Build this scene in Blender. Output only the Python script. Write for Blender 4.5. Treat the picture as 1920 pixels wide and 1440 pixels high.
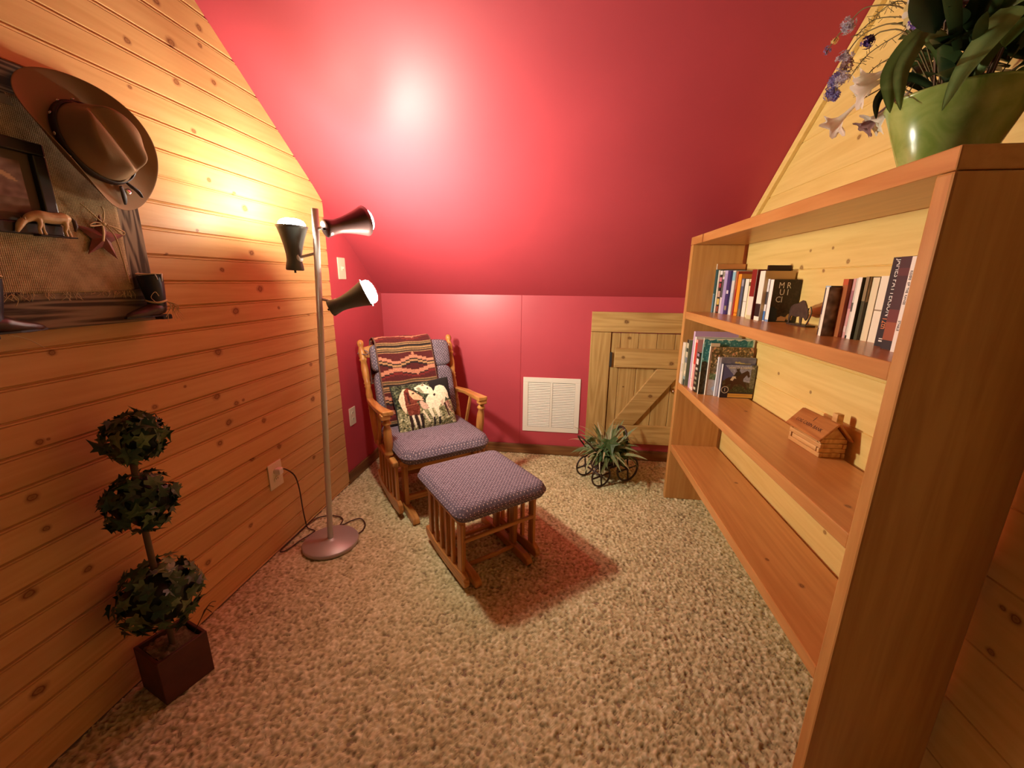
import bpy, bmesh, math, random
import numpy as np
from mathutils import Vector, Matrix, Euler

for o in list(bpy.data.objects):
    bpy.data.objects.remove(o)
SC = bpy.context.scene
COL = SC.collection
PI = math.pi
random.seed(11)
RNG = np.random.default_rng(7)

# ------------------------------------------------------------------ camera, world, exposure
CAM_POS = Vector((1.2662, -2.7682, 1.2264))
F_PX, PITCH, YAW, ROLL = 760.27, -0.2491, 0.1234, 0.0106
fwd = Vector((-math.sin(YAW) * math.cos(PITCH), math.cos(YAW) * math.cos(PITCH), math.sin(PITCH)))
rgt = Vector((math.cos(YAW), math.sin(YAW), 0))
upv = rgt.cross(fwd)
r2 = math.cos(ROLL) * rgt + math.sin(ROLL) * upv
u2 = -math.sin(ROLL) * rgt + math.cos(ROLL) * upv
cd = bpy.data.cameras.new('camera')
cam = bpy.data.objects.new('camera', cd)
COL.objects.link(cam)
M = Matrix((r2, u2, -fwd)).transposed().to_4x4()
M.translation = CAM_POS
cam.matrix_world = M
cd.sensor_width = 36.0
cd.sensor_fit = 'HORIZONTAL'
cd.lens = 36.0 * F_PX / 1920.0
cd.clip_start = 0.02
SC.camera = cam

w = bpy.data.worlds.new('world')
SC.world = w
w.use_nodes = True
w.node_tree.nodes['Background'].inputs[0].default_value = (1.0, 0.80, 0.58, 1)
w.node_tree.nodes['Background'].inputs[1].default_value = 0.06
SC.view_settings.view_transform = 'Standard'
SC.view_settings.look = 'None'
SC.view_settings.gamma = 1.0
SC.view_settings.use_curve_mapping = False
SC.view_settings.exposure = -0.1
BULB_COL = (1.0, 0.93, 0.76)
BULB_UP = 280.0      # emission of the bulb that points at the ceiling
BULB_SIDE = 820.0    # emission of the bulb turned into the room
BULB_BACK = 400.0    # emission of the bulb in the head turned to the back wall

# ------------------------------------------------------------------ helpers
def lin(c):
    c = np.asarray(c, float)
    return np.where(c <= 0.04045, c / 12.92, ((c + 0.055) / 1.055) ** 2.4)

def srgb(r, g, b):
    return tuple(float(x) for x in lin(np.array([r, g, b]) / 255.0))

class MB:
    """collects simple shapes and links them as one mesh object"""
    def __init__(s):
        s.v = []; s.f = []; s.sm = []
    def add(s, vs, fs, smooth=False, M=None):
        n = len(s.v)
        for p in vs:
            p = Vector(p)
            s.v.append(tuple(M @ p) if M is not None else tuple(p))
        for f in fs:
            s.f.append([i + n for i in f]); s.sm.append(smooth)
        return s
    def box(s, lo, hi, M=None):
        x0, y0, z0 = lo; x1, y1, z1 = hi
        vs = [(x0,y0,z0),(x1,y0,z0),(x1,y1,z0),(x0,y1,z0),(x0,y0,z1),(x1,y0,z1),(x1,y1,z1),(x0,y1,z1)]
        fs = [(0,3,2,1),(4,5,6,7),(0,1,5,4),(1,2,6,5),(2,3,7,6),(3,0,4,7)]
        return s.add(vs, fs, False, M)
    def prism(s, poly, z0, z1, M=None, smooth=False):
        n = len(poly)
        vs = [(x, y, z0) for x, y in poly] + [(x, y, z1) for x, y in poly]
        fs = [tuple(range(n - 1, -1, -1)), tuple(range(n, 2 * n))]
        a = sum(poly[i][0] * poly[(i + 1) % n][1] - poly[(i + 1) % n][0] * poly[i][1] for i in range(n))
        if a < 0: fs = [f[::-1] for f in fs]
        s.add(vs, fs, False, M)
        m = len(s.v) - 2 * n
        for i in range(n):
            j = (i + 1) % n
            q = [m + i, m + j, m + n + j, m + n + i]
            s.f.append(q if a > 0 else q[::-1]); s.sm.append(smooth)
        return s
    def tube(s, pts, rad, n=8, M=None, cap=True, closed=False, flat=1.0):
        pts = [Vector(p) for p in pts]
        k = len(pts)
        rads = rad if isinstance(rad, (list, tuple)) else [rad] * k
        ref = None; vs = []
        for i, p in enumerate(pts):
            if closed: t = pts[(i + 1) % k] - pts[i - 1]
            elif i == 0: t = pts[1] - p
            elif i == k - 1: t = p - pts[-2]
            else: t = pts[i + 1] - pts[i - 1]
            t.normalize()
            if ref is None:
                ref = Vector((0, 0, 1)) if abs(t.z) < 0.9 else Vector((1, 0, 0))
            a = t.cross(ref)
            if a.length < 1e-6: a = t.cross(Vector((0.3, 1, 0)))
            a.normalize()
            b = t.cross(a).normalized()
            ref = -b if b.dot(ref) < 0 else b
            for j in range(n):
                th = 2 * PI * j / n
                vs.append(p + a * math.cos(th) * rads[i] + b * math.sin(th) * rads[i] * flat)
        fs = []
        for i in range(k if closed else k - 1):
            for j in range(n):
                i2 = (i + 1) % k
                fs.append((i * n + j, i * n + (j + 1) % n, i2 * n + (j + 1) % n, i2 * n + j))
        s.add(vs, fs, True, M)
        if cap and not closed:
            m = len(s.v) - n * k
            s.f.append([m + j for j in range(n)][::-1]); s.sm.append(False)
            s.f.append([m + (k - 1) * n + j for j in range(n)]); s.sm.append(False)
        return s
    def lathe(s, prof, n=16, M=None):
        vs = []
        for (r, z) in prof:
            for j in range(n):
                th = 2 * PI * j / n
                vs.append((r * math.cos(th), r * math.sin(th), z))
        fs = []
        for i in range(len(prof) - 1):
            for j in range(n):
                fs.append((i * n + j, i * n + (j + 1) % n, (i + 1) * n + (j + 1) % n, (i + 1) * n + j))
        s.add(vs, fs, True, M)
        m = len(s.v) - n * len(prof)
        if prof[0][0] > 1e-5:
            s.f.append([m + j for j in range(n)][::-1]); s.sm.append(False)
        if prof[-1][0] > 1e-5:
            s.f.append([m + (len(prof) - 1) * n + j for j in range(n)]); s.sm.append(False)
        return s
    def mesh(s, name, mat):
        me = bpy.data.meshes.new(name)
        me.from_pydata([tuple(p) for p in s.v], [], s.f)
        me.polygons.foreach_set('use_smooth', s.sm)
        me.validate(clean_customdata=False)
        bm = bmesh.new(); bm.from_mesh(me)
        bmesh.ops.recalc_face_normals(bm, faces=bm.faces)
        bm.to_mesh(me); bm.free()
        if mat: me.materials.append(mat)
        return me
    def build(s, name, mat, parent=None, bev=0.0, seg=2, sub=0):
        return link(name, s.mesh(name, mat), parent, bev, seg, sub)

def link(name, me, parent=None, bev=0.0, seg=2, sub=0):
    o = bpy.data.objects.new(name, me)
    COL.objects.link(o)
    if parent is not None: o.parent = parent
    if bev:
        m = o.modifiers.new('bevel', 'BEVEL'); m.width = bev; m.segments = seg
        m.limit_method = 'ANGLE'; m.angle_limit = math.radians(40)
    if sub:
        m = o.modifiers.new('subd', 'SUBSURF'); m.levels = sub; m.render_levels = sub
    return o

def tag(o, label, cat, group=None):
    o['label'] = label; o['category'] = cat
    if group: o['group'] = group
    return o

def thing(name, label, cat, loc=(0, 0, 0), rz=0.0, group=None):
    o = bpy.data.objects.new(name, None)
    COL.objects.link(o)
    o.empty_display_size = 0.05
    o.location = loc; o.rotation_euler = (0, 0, rz)
    return tag(o, label, cat, group)

def struct(o):
    o['kind'] = 'structure'
    return o

def structE(name):
    o = bpy.data.objects.new(name, None)
    COL.objects.link(o)
    return struct(o)

def frame(origin, x, y, z):
    m = Matrix((Vector(x), Vector(y), Vector(z))).transposed().to_4x4()
    m.translation = Vector(origin)
    return m

def axis_frame(p, q):
    z = (Vector(q) - Vector(p)).normalized()
    a = Vector((0, 0, 1)) if abs(z.z) < 0.95 else Vector((1, 0, 0))
    x = a.cross(z).normalized()
    return frame(p, x, z.cross(x), z)

def catmull(pts, k=6, closed=False):
    pts = [Vector(p) for p in pts]; n = len(pts); out = []
    rng = range(n if closed else n - 1)
    for i in rng:
        p0 = pts[i - 1] if (i > 0 or closed) else pts[0]
        p1 = pts[i]; p2 = pts[(i + 1) % n]
        p3 = pts[(i + 2) % n] if (i + 2 < n or closed) else pts[-1]
        for j in range(k):
            t = j / k
            out.append(0.5 * ((2 * p1) + (p2 - p0) * t + (2 * p0 - 5 * p1 + 4 * p2 - p3) * t * t + (3 * p1 - p0 - 3 * p2 + p3) * t ** 3))
    if not closed: out.append(pts[-1])
    return out

# ------------------------------------------------------------------ materials
def newmat(name):
    m = bpy.data.materials.new(name); m.use_nodes = True
    nt = m.node_tree
    return m, nt, nt.nodes['Principled BSDF']

def N(nt, typ, **kw):
    n = nt.nodes.new(typ)
    for k, v in kw.items():
        if k == 'ins':
            for i, x in v.items(): n.inputs[i].default_value = x
        else: setattr(n, k, v)
    return n

def plain(name, col, rough=0.5, metal=0.0, spec=0.5, bump=0.0, bscale=200, var=0.0, vscale=8):
    m, nt, b = newmat(name)
    b.inputs['Base Color'].default_value = (*col, 1)
    b.inputs['Roughness'].default_value = rough
    b.inputs['Metallic'].default_value = metal
    b.inputs['Specular IOR Level'].default_value = spec
    tc = N(nt, 'ShaderNodeTexCoord')
    if var:
        no = N(nt, 'ShaderNodeTexNoise', ins={'Scale': vscale, 'Detail': 4.0})
        nt.links.new(tc.outputs['Object'], no.inputs['Vector'])
        r = N(nt, 'ShaderNodeValToRGB')
        r.color_ramp.elements[0].position = 0.3; r.color_ramp.elements[1].position = 0.7
        r.color_ramp.elements[0].color = (*[c * (1 - var) for c in col], 1)
        r.color_ramp.elements[1].color = (*[min(1, c * (1 + var)) for c in col], 1)
        nt.links.new(no.outputs['Fac'], r.inputs[0]); nt.links.new(r.outputs[0], b.inputs['Base Color'])
    if bump:
        n2 = N(nt, 'ShaderNodeTexNoise', ins={'Scale': bscale, 'Detail': 3.0})
        nt.links.new(tc.outputs['Object'], n2.inputs['Vector'])
        bp = N(nt, 'ShaderNodeBump', ins={'Strength': bump, 'Distance': 0.002})
        nt.links.new(n2.outputs['Fac'], bp.inputs['Height']); nt.links.new(bp.outputs[0], b.inputs['Normal'])
    return m

def emit(name, col, strength):
    m, nt, b = newmat(name)
    b.inputs['Base Color'].default_value = (0, 0, 0, 1)
    b.inputs['Emission Color'].default_value = (*col, 1)
    b.inputs['Emission Strength'].default_value = strength
    return m

def wood(name, light, dark, grain='Y', rough=0.4, knots=None, scale=1.0, hue=0.12, contrast=1.0, spec=0.4):
    """pine: long streaks along the grain, wandering rings, knots read from each board's own properties"""
    m, nt, b = newmat(name)
    L = nt.links.new
    tc = N(nt, 'ShaderNodeTexCoord'); oi = N(nt, 'ShaderNodeObjectInfo')
    off = N(nt, 'ShaderNodeVectorMath', operation='SCALE'); off.inputs[0].default_value = (13.1, 7.7, 23.3)
    L(oi.outputs['Random'], off.inputs['Scale'])
    ad = N(nt, 'ShaderNodeVectorMath', operation='ADD')
    L(tc.outputs['Object'], ad.inputs[0]); L(off.outputs[0], ad.inputs[1])
    sc = {'X': (1.4, 22, 22), 'Y': (22, 1.4, 22), 'Z': (22, 22, 1.4)}[grain]
    mp = N(nt, 'ShaderNodeMapping'); mp.inputs['Scale'].default_value = [s * scale for s in sc]
    L(ad.outputs[0], mp.inputs[0])
    n1 = N(nt, 'ShaderNodeTexNoise', ins={'Scale': 1.0, 'Detail': 5.0, 'Roughness': 0.6, 'Distortion': 1.2})
    L(mp.outputs[0], n1.inputs['Vector'])
    n2 = N(nt, 'ShaderNodeTexNoise', ins={'Scale': 4.0, 'Detail': 3.0, 'Roughness': 0.6})
    L(mp.outputs[0], n2.inputs['Vector'])
    # rings: sine of a slow noise gives the cathedral figure of flat-sawn pine
    n3 = N(nt, 'ShaderNodeTexNoise', ins={'Scale': 0.45, 'Detail': 1.0})
    L(mp.outputs[0], n3.inputs['Vector'])
    mu = N(nt, 'ShaderNodeMath', operation='MULTIPLY'); mu.inputs[1].default_value = 60
    L(n3.outputs['Fac'], mu.inputs[0])
    si = N(nt, 'ShaderNodeMath', operation='SINE'); L(mu.outputs[0], si.inputs[0])
    s1 = N(nt, 'ShaderNodeMath', operation='MULTIPLY_ADD'); s1.inputs[1].default_value = 0.13 * contrast; L(si.outputs[0], s1.inputs[0])
    L(n1.outputs['Fac'], s1.inputs[2])
    s2 = N(nt, 'ShaderNodeMath', operation='MULTIPLY_ADD'); s2.inputs[1].default_value = 0.35; L(n2.outputs['Fac'], s2.inputs[0]); L(s1.outputs[0], s2.inputs[2])
    r = N(nt, 'ShaderNodeValToRGB')
    r.color_ramp.elements[0].position = 0.40; r.color_ramp.elements[1].position = 0.85
    r.color_ramp.elements[0].color = (*dark, 1); r.color_ramp.elements[1].color = (*light, 1)
    L(s2.outputs[0], r.inputs[0])
    # board to board variation
    hv = N(nt, 'ShaderNodeMapRange'); hv.inputs['To Min'].default_value = 1 - hue; hv.inputs['To Max'].default_value = 1 + hue
    L(oi.outputs['Random'], hv.inputs[0])
    hs = N(nt, 'ShaderNodeHueSaturation'); L(hv.outputs[0], hs.inputs['Value']); L(r.outputs[0], hs.inputs['Color'])
    col = hs.outputs[0]
    if knots:
        ua, va = knots
        sx = N(nt, 'ShaderNodeSeparateXYZ'); L(tc.outputs['Object'], sx.inputs[0])
        wob = N(nt, 'ShaderNodeTexNoise', ins={'Scale': 60.0, 'Detail': 1.0}); L(tc.outputs['Object'], wob.inputs['Vector'])
        mask = None
        for kn in ('knot_a', 'knot_b', 'knot_c', 'knot_d'):
            at = N(nt, 'ShaderNodeAttribute', attribute_type='OBJECT', attribute_name=kn)
            sa = N(nt, 'ShaderNodeSeparateXYZ'); L(at.outputs['Vector'], sa.inputs[0])
            du = N(nt, 'ShaderNodeMath', operation='SUBTRACT'); L(sx.outputs[ua], du.inputs[0]); L(sa.outputs[0], du.inputs[1])
            dv = N(nt, 'ShaderNodeMath', operation='SUBTRACT'); L(sx.outputs[va], dv.inputs[0]); L(sa.outputs[1], dv.inputs[1])
            du2 = N(nt, 'ShaderNodeMath', operation='MULTIPLY'); du2.inputs[1].default_value = 0.8; L(du.outputs[0], du2.inputs[0])
            cb = N(nt, 'ShaderNodeCombineXYZ'); L(du2.outputs[0], cb.inputs[0]); L(dv.outputs[0], cb.inputs[1])
            ln = N(nt, 'ShaderNodeVectorMath', operation='LENGTH'); L(cb.outputs[0], ln.inputs[0])
            rr = N(nt, 'ShaderNodeMath', operation='MAXIMUM'); rr.inputs[1].default_value = 1e-5; L(sa.outputs[2], rr.inputs[0])
            dd = N(nt, 'ShaderNodeMath', operation='DIVIDE'); L(ln.outputs['Value'], dd.inputs[0]); L(rr.outputs[0], dd.inputs[1])
            if mask is None: mask = dd.outputs[0]
            else:
                mn = N(nt, 'ShaderNodeMath', operation='MINIMUM'); L(mask, mn.inputs[0]); L(dd.outputs[0], mn.inputs[1]); mask = mn.outputs[0]
        wa = N(nt, 'ShaderNodeMath', operation='MULTIPLY_ADD'); wa.inputs[1].default_value = 0.5; wa.inputs[2].default_value = -0.25
        L(wob.outputs['Fac'], wa.inputs[0])
        ms = N(nt, 'ShaderNodeMath', operation='ADD'); L(mask, ms.inputs[0]); L(wa.outputs[0], ms.inputs[1])
        kr = N(nt, 'ShaderNodeValToRGB')
        e = kr.color_ramp.elements
        e[0].position = 0.0; e[0].color = (0.75, 0.75, 0.75, 1)
        e[1].position = 1.0; e[1].color = (0, 0, 0, 1)
        for p_, c_ in ((0.28, 0.55), (0.42, 0.95), (0.52, 0.6), (0.7, 0.28)):
            x = e.new(p_); x.color = (c_, c_, c_, 1)
        L(ms.outputs[0], kr.inputs[0])
        mx = N(nt, 'ShaderNodeMix', data_type='RGBA'); L(kr.outputs[0], mx.inputs[0]); L(col, mx.inputs[6])
        mx.inputs[7].default_value = (dark[0] * 0.26, dark[1] * 0.11, dark[2] * 0.06, 1)
        col = mx.outputs[2]
    L(col, b.inputs['Base Color'])
    b.inputs['Roughness'].default_value = rough
    b.inputs['Specular IOR Level'].default_value = spec
    bp = N(nt, 'ShaderNodeBump', ins={'Strength': 0.12, 'Distance': 0.001})
    L(s2.outputs[0], bp.inputs['Height']); L(bp.outputs[0], b.inputs['Normal'])
    return m

def painted(name, rough=0.6, bump=0.0, bscale=400):
    """flat print: colour comes from the mesh's own colour layer"""
    m, nt, b = newmat(name)
    at = N(nt, 'ShaderNodeAttribute', attribute_name='print')
    nt.links.new(at.outputs['Color'], b.inputs['Base Color'])
    b.inputs['Roughness'].default_value = rough
    if bump:
        tc = N(nt, 'ShaderNodeTexCoord')
        n2 = N(nt, 'ShaderNodeTexNoise', ins={'Scale': bscale, 'Detail': 2.0})
        nt.links.new(tc.outputs['Object'], n2.inputs['Vector'])
        bp = N(nt, 'ShaderNodeBump', ins={'Strength': bump, 'Distance': 0.002})
        nt.links.new(n2.outputs['Fac'], bp.inputs['Height']); nt.links.new(bp.outputs[0], b.inputs['Normal'])
    return m

def dotted(name, base, dot, pitch=0.0125, rad=0.17):
    """woven upholstery with a staggered dot motif, mapped by face direction"""
    m, nt, b = newmat(name); L = nt.links.new
    tc = N(nt, 'ShaderNodeTexCoord')
    sp = N(nt, 'ShaderNodeSeparateXYZ'); L(tc.outputs['Object'], sp.inputs[0])
    sn = N(nt, 'ShaderNodeSeparateXYZ'); L(tc.outputs['Normal'], sn.inputs[0])
    ab = [N(nt, 'ShaderNodeMath', operation='ABSOLUTE') for _ in range(3)]
    for i in range(3): L(sn.outputs[i], ab[i].inputs[0])
    def gt(a, c):
        g = N(nt, 'ShaderNodeMath', operation='GREATER_THAN'); L(a, g.inputs[0])
        if isinstance(c, float): g.inputs[1].default_value = c
        else: L(c, g.inputs[1])
        return g.outputs[0]
    isz = gt(ab[2].outputs[0], 0.6)
    isx = gt(ab[0].outputs[0], ab[1].outputs[0])
    def mixf(f, a, c):
        x = N(nt, 'ShaderNodeMix'); L(f, x.inputs[0]); L(a, x.inputs[2]); L(c, x.inputs[3]); return x.outputs[0]
    side_u = mixf(isx, sp.outputs[0], sp.outputs[1])
    U = mixf(isz, side_u, sp.outputs[0]); V = mixf(isz, sp.outputs[2], sp.outputs[1])
    def mth(op, a, c=None, d=None):
        x = N(nt, 'ShaderNodeMath', operation=op)
        for i, q in enumerate((a, c, d)):
            if q is None: continue
            if isinstance(q, (int, float)): x.inputs[i].default_value = q
            else: L(q, x.inputs[i])
        return x.outputs[0]
    u = mth('MULTIPLY', mth('ADD', U, V), 0.7071 / pitch); v = mth('MULTIPLY', mth('SUBTRACT', U, V), 0.7071 / pitch)
    fu = mth('SUBTRACT', mth('FRACT', u), 0.5); fv = mth('SUBTRACT', mth('FRACT', v), 0.5)
    d = mth('SQRT', mth('ADD', mth('MULTIPLY', fu, fu), mth('MULTIPLY', fv, fv)))
    k = N(nt, 'ShaderNodeMapRange', ins={'From Min': rad, 'From Max': rad * 0.7}); L(d, k.inputs[0])
    nz = N(nt, 'ShaderNodeTexNoise', ins={'Scale': 90.0, 'Detail': 3.0}); L(tc.outputs['Object'], nz.inputs['Vector'])
    r = N(nt, 'ShaderNodeValToRGB')
    r.color_ramp.elements[0].position = 0.3; r.color_ramp.elements[1].position = 0.7
    r.color_ramp.elements[0].color = (*[c * 0.65 for c in base], 1); r.color_ramp.elements[1].color = (*[c * 1.3 for c in base], 1)
    L(nz.outputs['Fac'], r.inputs[0])
    mx = N(nt, 'ShaderNodeMix', data_type='RGBA'); L(k.outputs[0], mx.inputs[0]); L(r.outputs[0], mx.inputs[6]); mx.inputs[7].default_value = (*dot, 1)
    L(mx.outputs[2], b.inputs['Base Color'])
    b.inputs['Roughness'].default_value = 0.9
    b.inputs['Specular IOR Level'].default_value = 0.15
    bp = N(nt, 'ShaderNodeBump', ins={'Strength': 0.25, 'Distance': 0.001}); L(nz.outputs['Fac'], bp.inputs['Height']); L(bp.outputs[0], b.inputs['Normal'])
    return m

def leafmat(name, c1, c2, scale=25, rough=0.45, edge=None):
    m, nt, b = newmat(name); L = nt.links.new
    tc = N(nt, 'ShaderNodeTexCoord'); oi = N(nt, 'ShaderNodeObjectInfo')
    no = N(nt, 'ShaderNodeTexNoise', ins={'Scale': scale, 'Detail': 3.0}); L(tc.outputs['Object'], no.inputs['Vector'])
    ad = N(nt, 'ShaderNodeMath', operation='MULTIPLY_ADD'); ad.inputs[1].default_value = 0.5; ad.inputs[2].default_value = -0.25
    L(oi.outputs['Random'], ad.inputs[0])
    s = N(nt, 'ShaderNodeMath', operation='ADD'); L(no.outputs['Fac'], s.inputs[0]); L(ad.outputs[0], s.inputs[1])
    r = N(nt, 'ShaderNodeValToRGB'); r.color_ramp.elements[0].position = 0.3; r.color_ramp.elements[1].position = 0.75
    r.color_ramp.elements[0].color = (*c1, 1); r.color_ramp.elements[1].color = (*c2, 1)
    L(s.outputs[0], r.inputs[0]); L(r.outputs[0], b.inputs['Base Color'])
    b.inputs['Roughness'].default_value = rough
    return m

# palette
M_PLANK = wood('amber pine plank', (0.68, 0.395, 0.155), (0.59, 0.315, 0.108), 'Y', 0.45, (1, 2), hue=0.09, spec=0.3, contrast=0.55)
M_PINE = wood('pale yellow pine', (0.80, 0.58, 0.20), (0.70, 0.47, 0.14), 'Y', 0.5, (1, 2), hue=0.04, contrast=0.5)
M_SHELF_Y = wood('stained shelf board', (0.60, 0.28, 0.085), (0.48, 0.195, 0.050), 'Y', 0.28, (1, 0), hue=0.05, contrast=0.5)
M_SHELF_Z = wood('stained upright board', (0.58, 0.29, 0.085), (0.46, 0.195, 0.050), 'Z', 0.32, (2, 0), hue=0.05, contrast=0.6)
M_DOORV = wood('door pine upright', (0.56, 0.36, 0.13), (0.40, 0.225, 0.065), 'Z', 0.5, (0, 2), hue=0.08)
M_DOORH = wood('door pine crosswise', (0.56, 0.36, 0.13), (0.40, 0.225, 0.065), 'X', 0.5, (0, 2), hue=0.08)
M_BASE = wood('brown baseboard', (0.25, 0.11, 0.035), (0.13, 0.05, 0.015), 'X', 0.45)
M_BASEY = wood('brown baseboard lengthwise', (0.25, 0.11, 0.035), (0.13, 0.05, 0.015), 'Y', 0.45)
M_OAK = wood('honey oak', (0.62, 0.28, 0.075), (0.38, 0.135, 0.03), 'Z', 0.3, hue=0.06)
M_OAKX = wood('honey oak crosswise', (0.62, 0.28, 0.075), (0.38, 0.135, 0.03), 'X', 0.3, hue=0.06)
M_OAKY = wood('honey oak lengthwise', (0.62, 0.28, 0.075), (0.38, 0.135, 0.03), 'Y', 0.3, hue=0.06)
M_BARNH = wood('weathered barn board', (0.25, 0.18, 0.11), (0.05, 0.032, 0.02), 'Y', 0.85, scale=2.5, contrast=2.2)
M_BARNV = wood('weathered barn board upright', (0.33, 0.25, 0.16), (0.07, 0.046, 0.028), 'Z', 0.85, scale=2.5, contrast=2.2)
M_CABIN = wood('cedar cabin log', (0.72, 0.42, 0.16), (0.50, 0.24, 0.07), 'Y', 0.4, hue=0.10)
M_CABROOF = wood('cedar cabin roof', (0.52, 0.22, 0.06), (0.33, 0.105, 0.025), 'Y', 0.35)
M_RED = plain('crimson wall paint', (0.50, 0.062, 0.082), 0.40, bump=0.05, bscale=120, var=0.05, vscale=3)
M_REDC = plain('crimson ceiling paint', (0.44, 0.052, 0.068), 0.48, spec=0.28, bump=0.05, bscale=120, var=0.04, vscale=3)
M_CUSH = dotted('blue grey dotted upholstery', (0.16, 0.125, 0.16), (0.75, 0.60, 0.56))
M_NICKEL = plain('brushed nickel', (0.74, 0.72, 0.66), 0.42)
M_LAMPBASE = plain('brushed nickel base', (0.50, 0.44, 0.40), 0.45, metal=0.4)
M_SHADE = plain('dark bronze lamp shade', (0.10, 0.11, 0.095), 0.4, metal=0.1)
M_SHADE2 = plain('smoked bronze lamp shade', (0.12, 0.065, 0.06), 0.28, metal=0.6)
M_CLEAR = plain('ribbed clear rim', (0.85, 0.87, 0.85), 0.15)
M_BULBU = emit('lit bulb upward', BULB_COL, BULB_UP)
M_BULBS = emit('lit bulb sideways', BULB_COL, BULB_SIDE)
M_BULBB = emit('lit bulb backwards', BULB_COL, BULB_BACK)
M_CORD = plain('brown cord', (0.06, 0.02, 0.012), 0.5)
M_WHITE = plain('white plastic', (0.80, 0.76, 0.68), 0.35)
M_CREAM = plain('cream plastic plate', (0.78, 0.66, 0.47), 0.4)
M_SLOT = plain('dark slot', (0.03, 0.025, 0.02), 0.6)
M_VENT = plain('white enamelled metal', (0.86, 0.80, 0.68), 0.4)
M_VENTBACK = plain('duct behind louvers', (0.10, 0.08, 0.055), 0.8)
M_CHROME = plain('polished brass knob', (0.80, 0.62, 0.40), 0.12, metal=1.0)
M_HAT = plain('tan felt', (0.30, 0.175, 0.085), 0.75, spec=0.2, bump=0.1, bscale=500)
M_HATBAND = plain('dark leather hat band', (0.03, 0.014, 0.009), 0.5)
M_SILVER = plain('silver concho', (0.75, 0.72, 0.66), 0.2, metal=1.0)
M_BURLAP = plain('burlap cloth', (0.36, 0.22, 0.09), 0.95, spec=0.1, bump=0.6, bscale=420, var=0.25, vscale=90)
def weave(name, c1, c2, pitch):
    m, nt, b = newmat(name); L = nt.links.new
    tc = N(nt, 'ShaderNodeTexCoord')
    ws = []
    for ax in ('Y', 'Z'):
        wv = N(nt, 'ShaderNodeTexWave', bands_direction=ax, ins={'Scale': 0.314 / pitch, 'Distortion': 1.2, 'Detail': 2.0, 'Detail Scale': 4.0})
        L(tc.outputs['Object'], wv.inputs['Vector']); ws.append(wv)
    mu = N(nt, 'ShaderNodeMath', operation='ADD'); L(ws[0].outputs['Fac'], mu.inputs[0]); L(ws[1].outputs['Fac'], mu.inputs[1])
    no = N(nt, 'ShaderNodeTexNoise', ins={'Scale': 30.0, 'Detail': 4.0}); L(tc.outputs['Object'], no.inputs['Vector'])
    ad = N(nt, 'ShaderNodeMath', operation='MULTIPLY_ADD'); ad.inputs[1].default_value = 0.35; L(mu.outputs[0], ad.inputs[0]); L(no.outputs['Fac'], ad.inputs[2])
    r = N(nt, 'ShaderNodeValToRGB'); r.color_ramp.elements[0].position = 0.45; r.color_ramp.elements[1].position = 1.15
    r.color_ramp.elements[0].color = (*c1, 1); r.color_ramp.elements[1].color = (*c2, 1)
    L(ad.outputs[0], r.inputs[0]); L(r.outputs[0], b.inputs['Base Color']); b.inputs['Roughness'].default_value = 0.95
    b.inputs['Specular IOR Level'].default_value = 0.1
    bp = N(nt, 'ShaderNodeBump', ins={'Strength': 0.6, 'Distance': 0.001}); L(mu.outputs[0], bp.inputs['Height']); L(bp.outputs[0], b.inputs['Normal'])
    return m
M_BURLAP = weave('burlap cloth', (0.17, 0.11, 0.055), (0.50, 0.36, 0.19), 0.0036)
M_BLACKFR = plain('black picture frame', (0.018, 0.014, 0.011), 0.4)
M_RAFFIA = plain('raffia strand', (0.62, 0.45, 0.23), 0.8)
M_HORSEFIG = plain('tan painted horse', (0.56, 0.36, 0.16), 0.45, var=0.25, vscale=40)
M_RUST = plain('rusty red tin', (0.19, 0.045, 0.028), 0.55, var=0.3, vscale=40)
M_BOOTNAVY = plain('dark navy leather', (0.010, 0.012, 0.024), 0.4)
M_BOOTBRN = plain('dark brown leather', (0.055, 0.024, 0.015), 0.3, var=0.3, vscale=60)
M_IVY = leafmat('ivy leaf', (0.018, 0.045, 0.016), (0.075, 0.135, 0.045), 30)
M_IVY2 = leafmat('pale ivy leaf', (0.05, 0.10, 0.03), (0.19, 0.25, 0.10), 40)
M_IVYCORE = leafmat('dark ivy core', (0.006, 0.012, 0.005), (0.02, 0.035, 0.012), 60)
M_STEM = plain('brown stem', (0.13, 0.075, 0.035), 0.8)
M_PLANTER = plain('dark red stained box', (0.085, 0.022, 0.012), 0.55, var=0.2, vscale=20)
M_MOSS = plain('dry moss', (0.16, 0.11, 0.05), 0.95, bump=0.8, bscale=150, var=0.4, vscale=80)
M_CART = plain('dark brown wicker', (0.040, 0.017, 0.010), 0.45, bump=0.3, bscale=300)
M_BLADE = leafmat('striped green blade', (0.11, 0.17, 0.06), (0.42, 0.46, 0.23), 14)
M_BLADEW = leafmat('cream blade', (0.42, 0.42, 0.22), (0.75, 0.68, 0.42), 14)
M_CALAD = leafmat('mottled green leaf', (0.045, 0.12, 0.03), (0.26, 0.33, 0.13), 45)
M_BUCKET = None
M_PAGES = plain('book pages', (0.72, 0.60, 0.40), 0.9, bump=0.2, bscale=900)
M_PRINT = painted('glossy print', 0.35)
M_WOVEN = painted('woven tapestry', 0.95, 0.4, 500)
M_INKW = plain('white lettering', (0.82, 0.79, 0.70), 0.5)
M_INKO = plain('orange lettering', (0.75, 0.22, 0.05), 0.5)
M_INKD = plain('burnt lettering', (0.08, 0.025, 0.01), 0.7)

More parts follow.
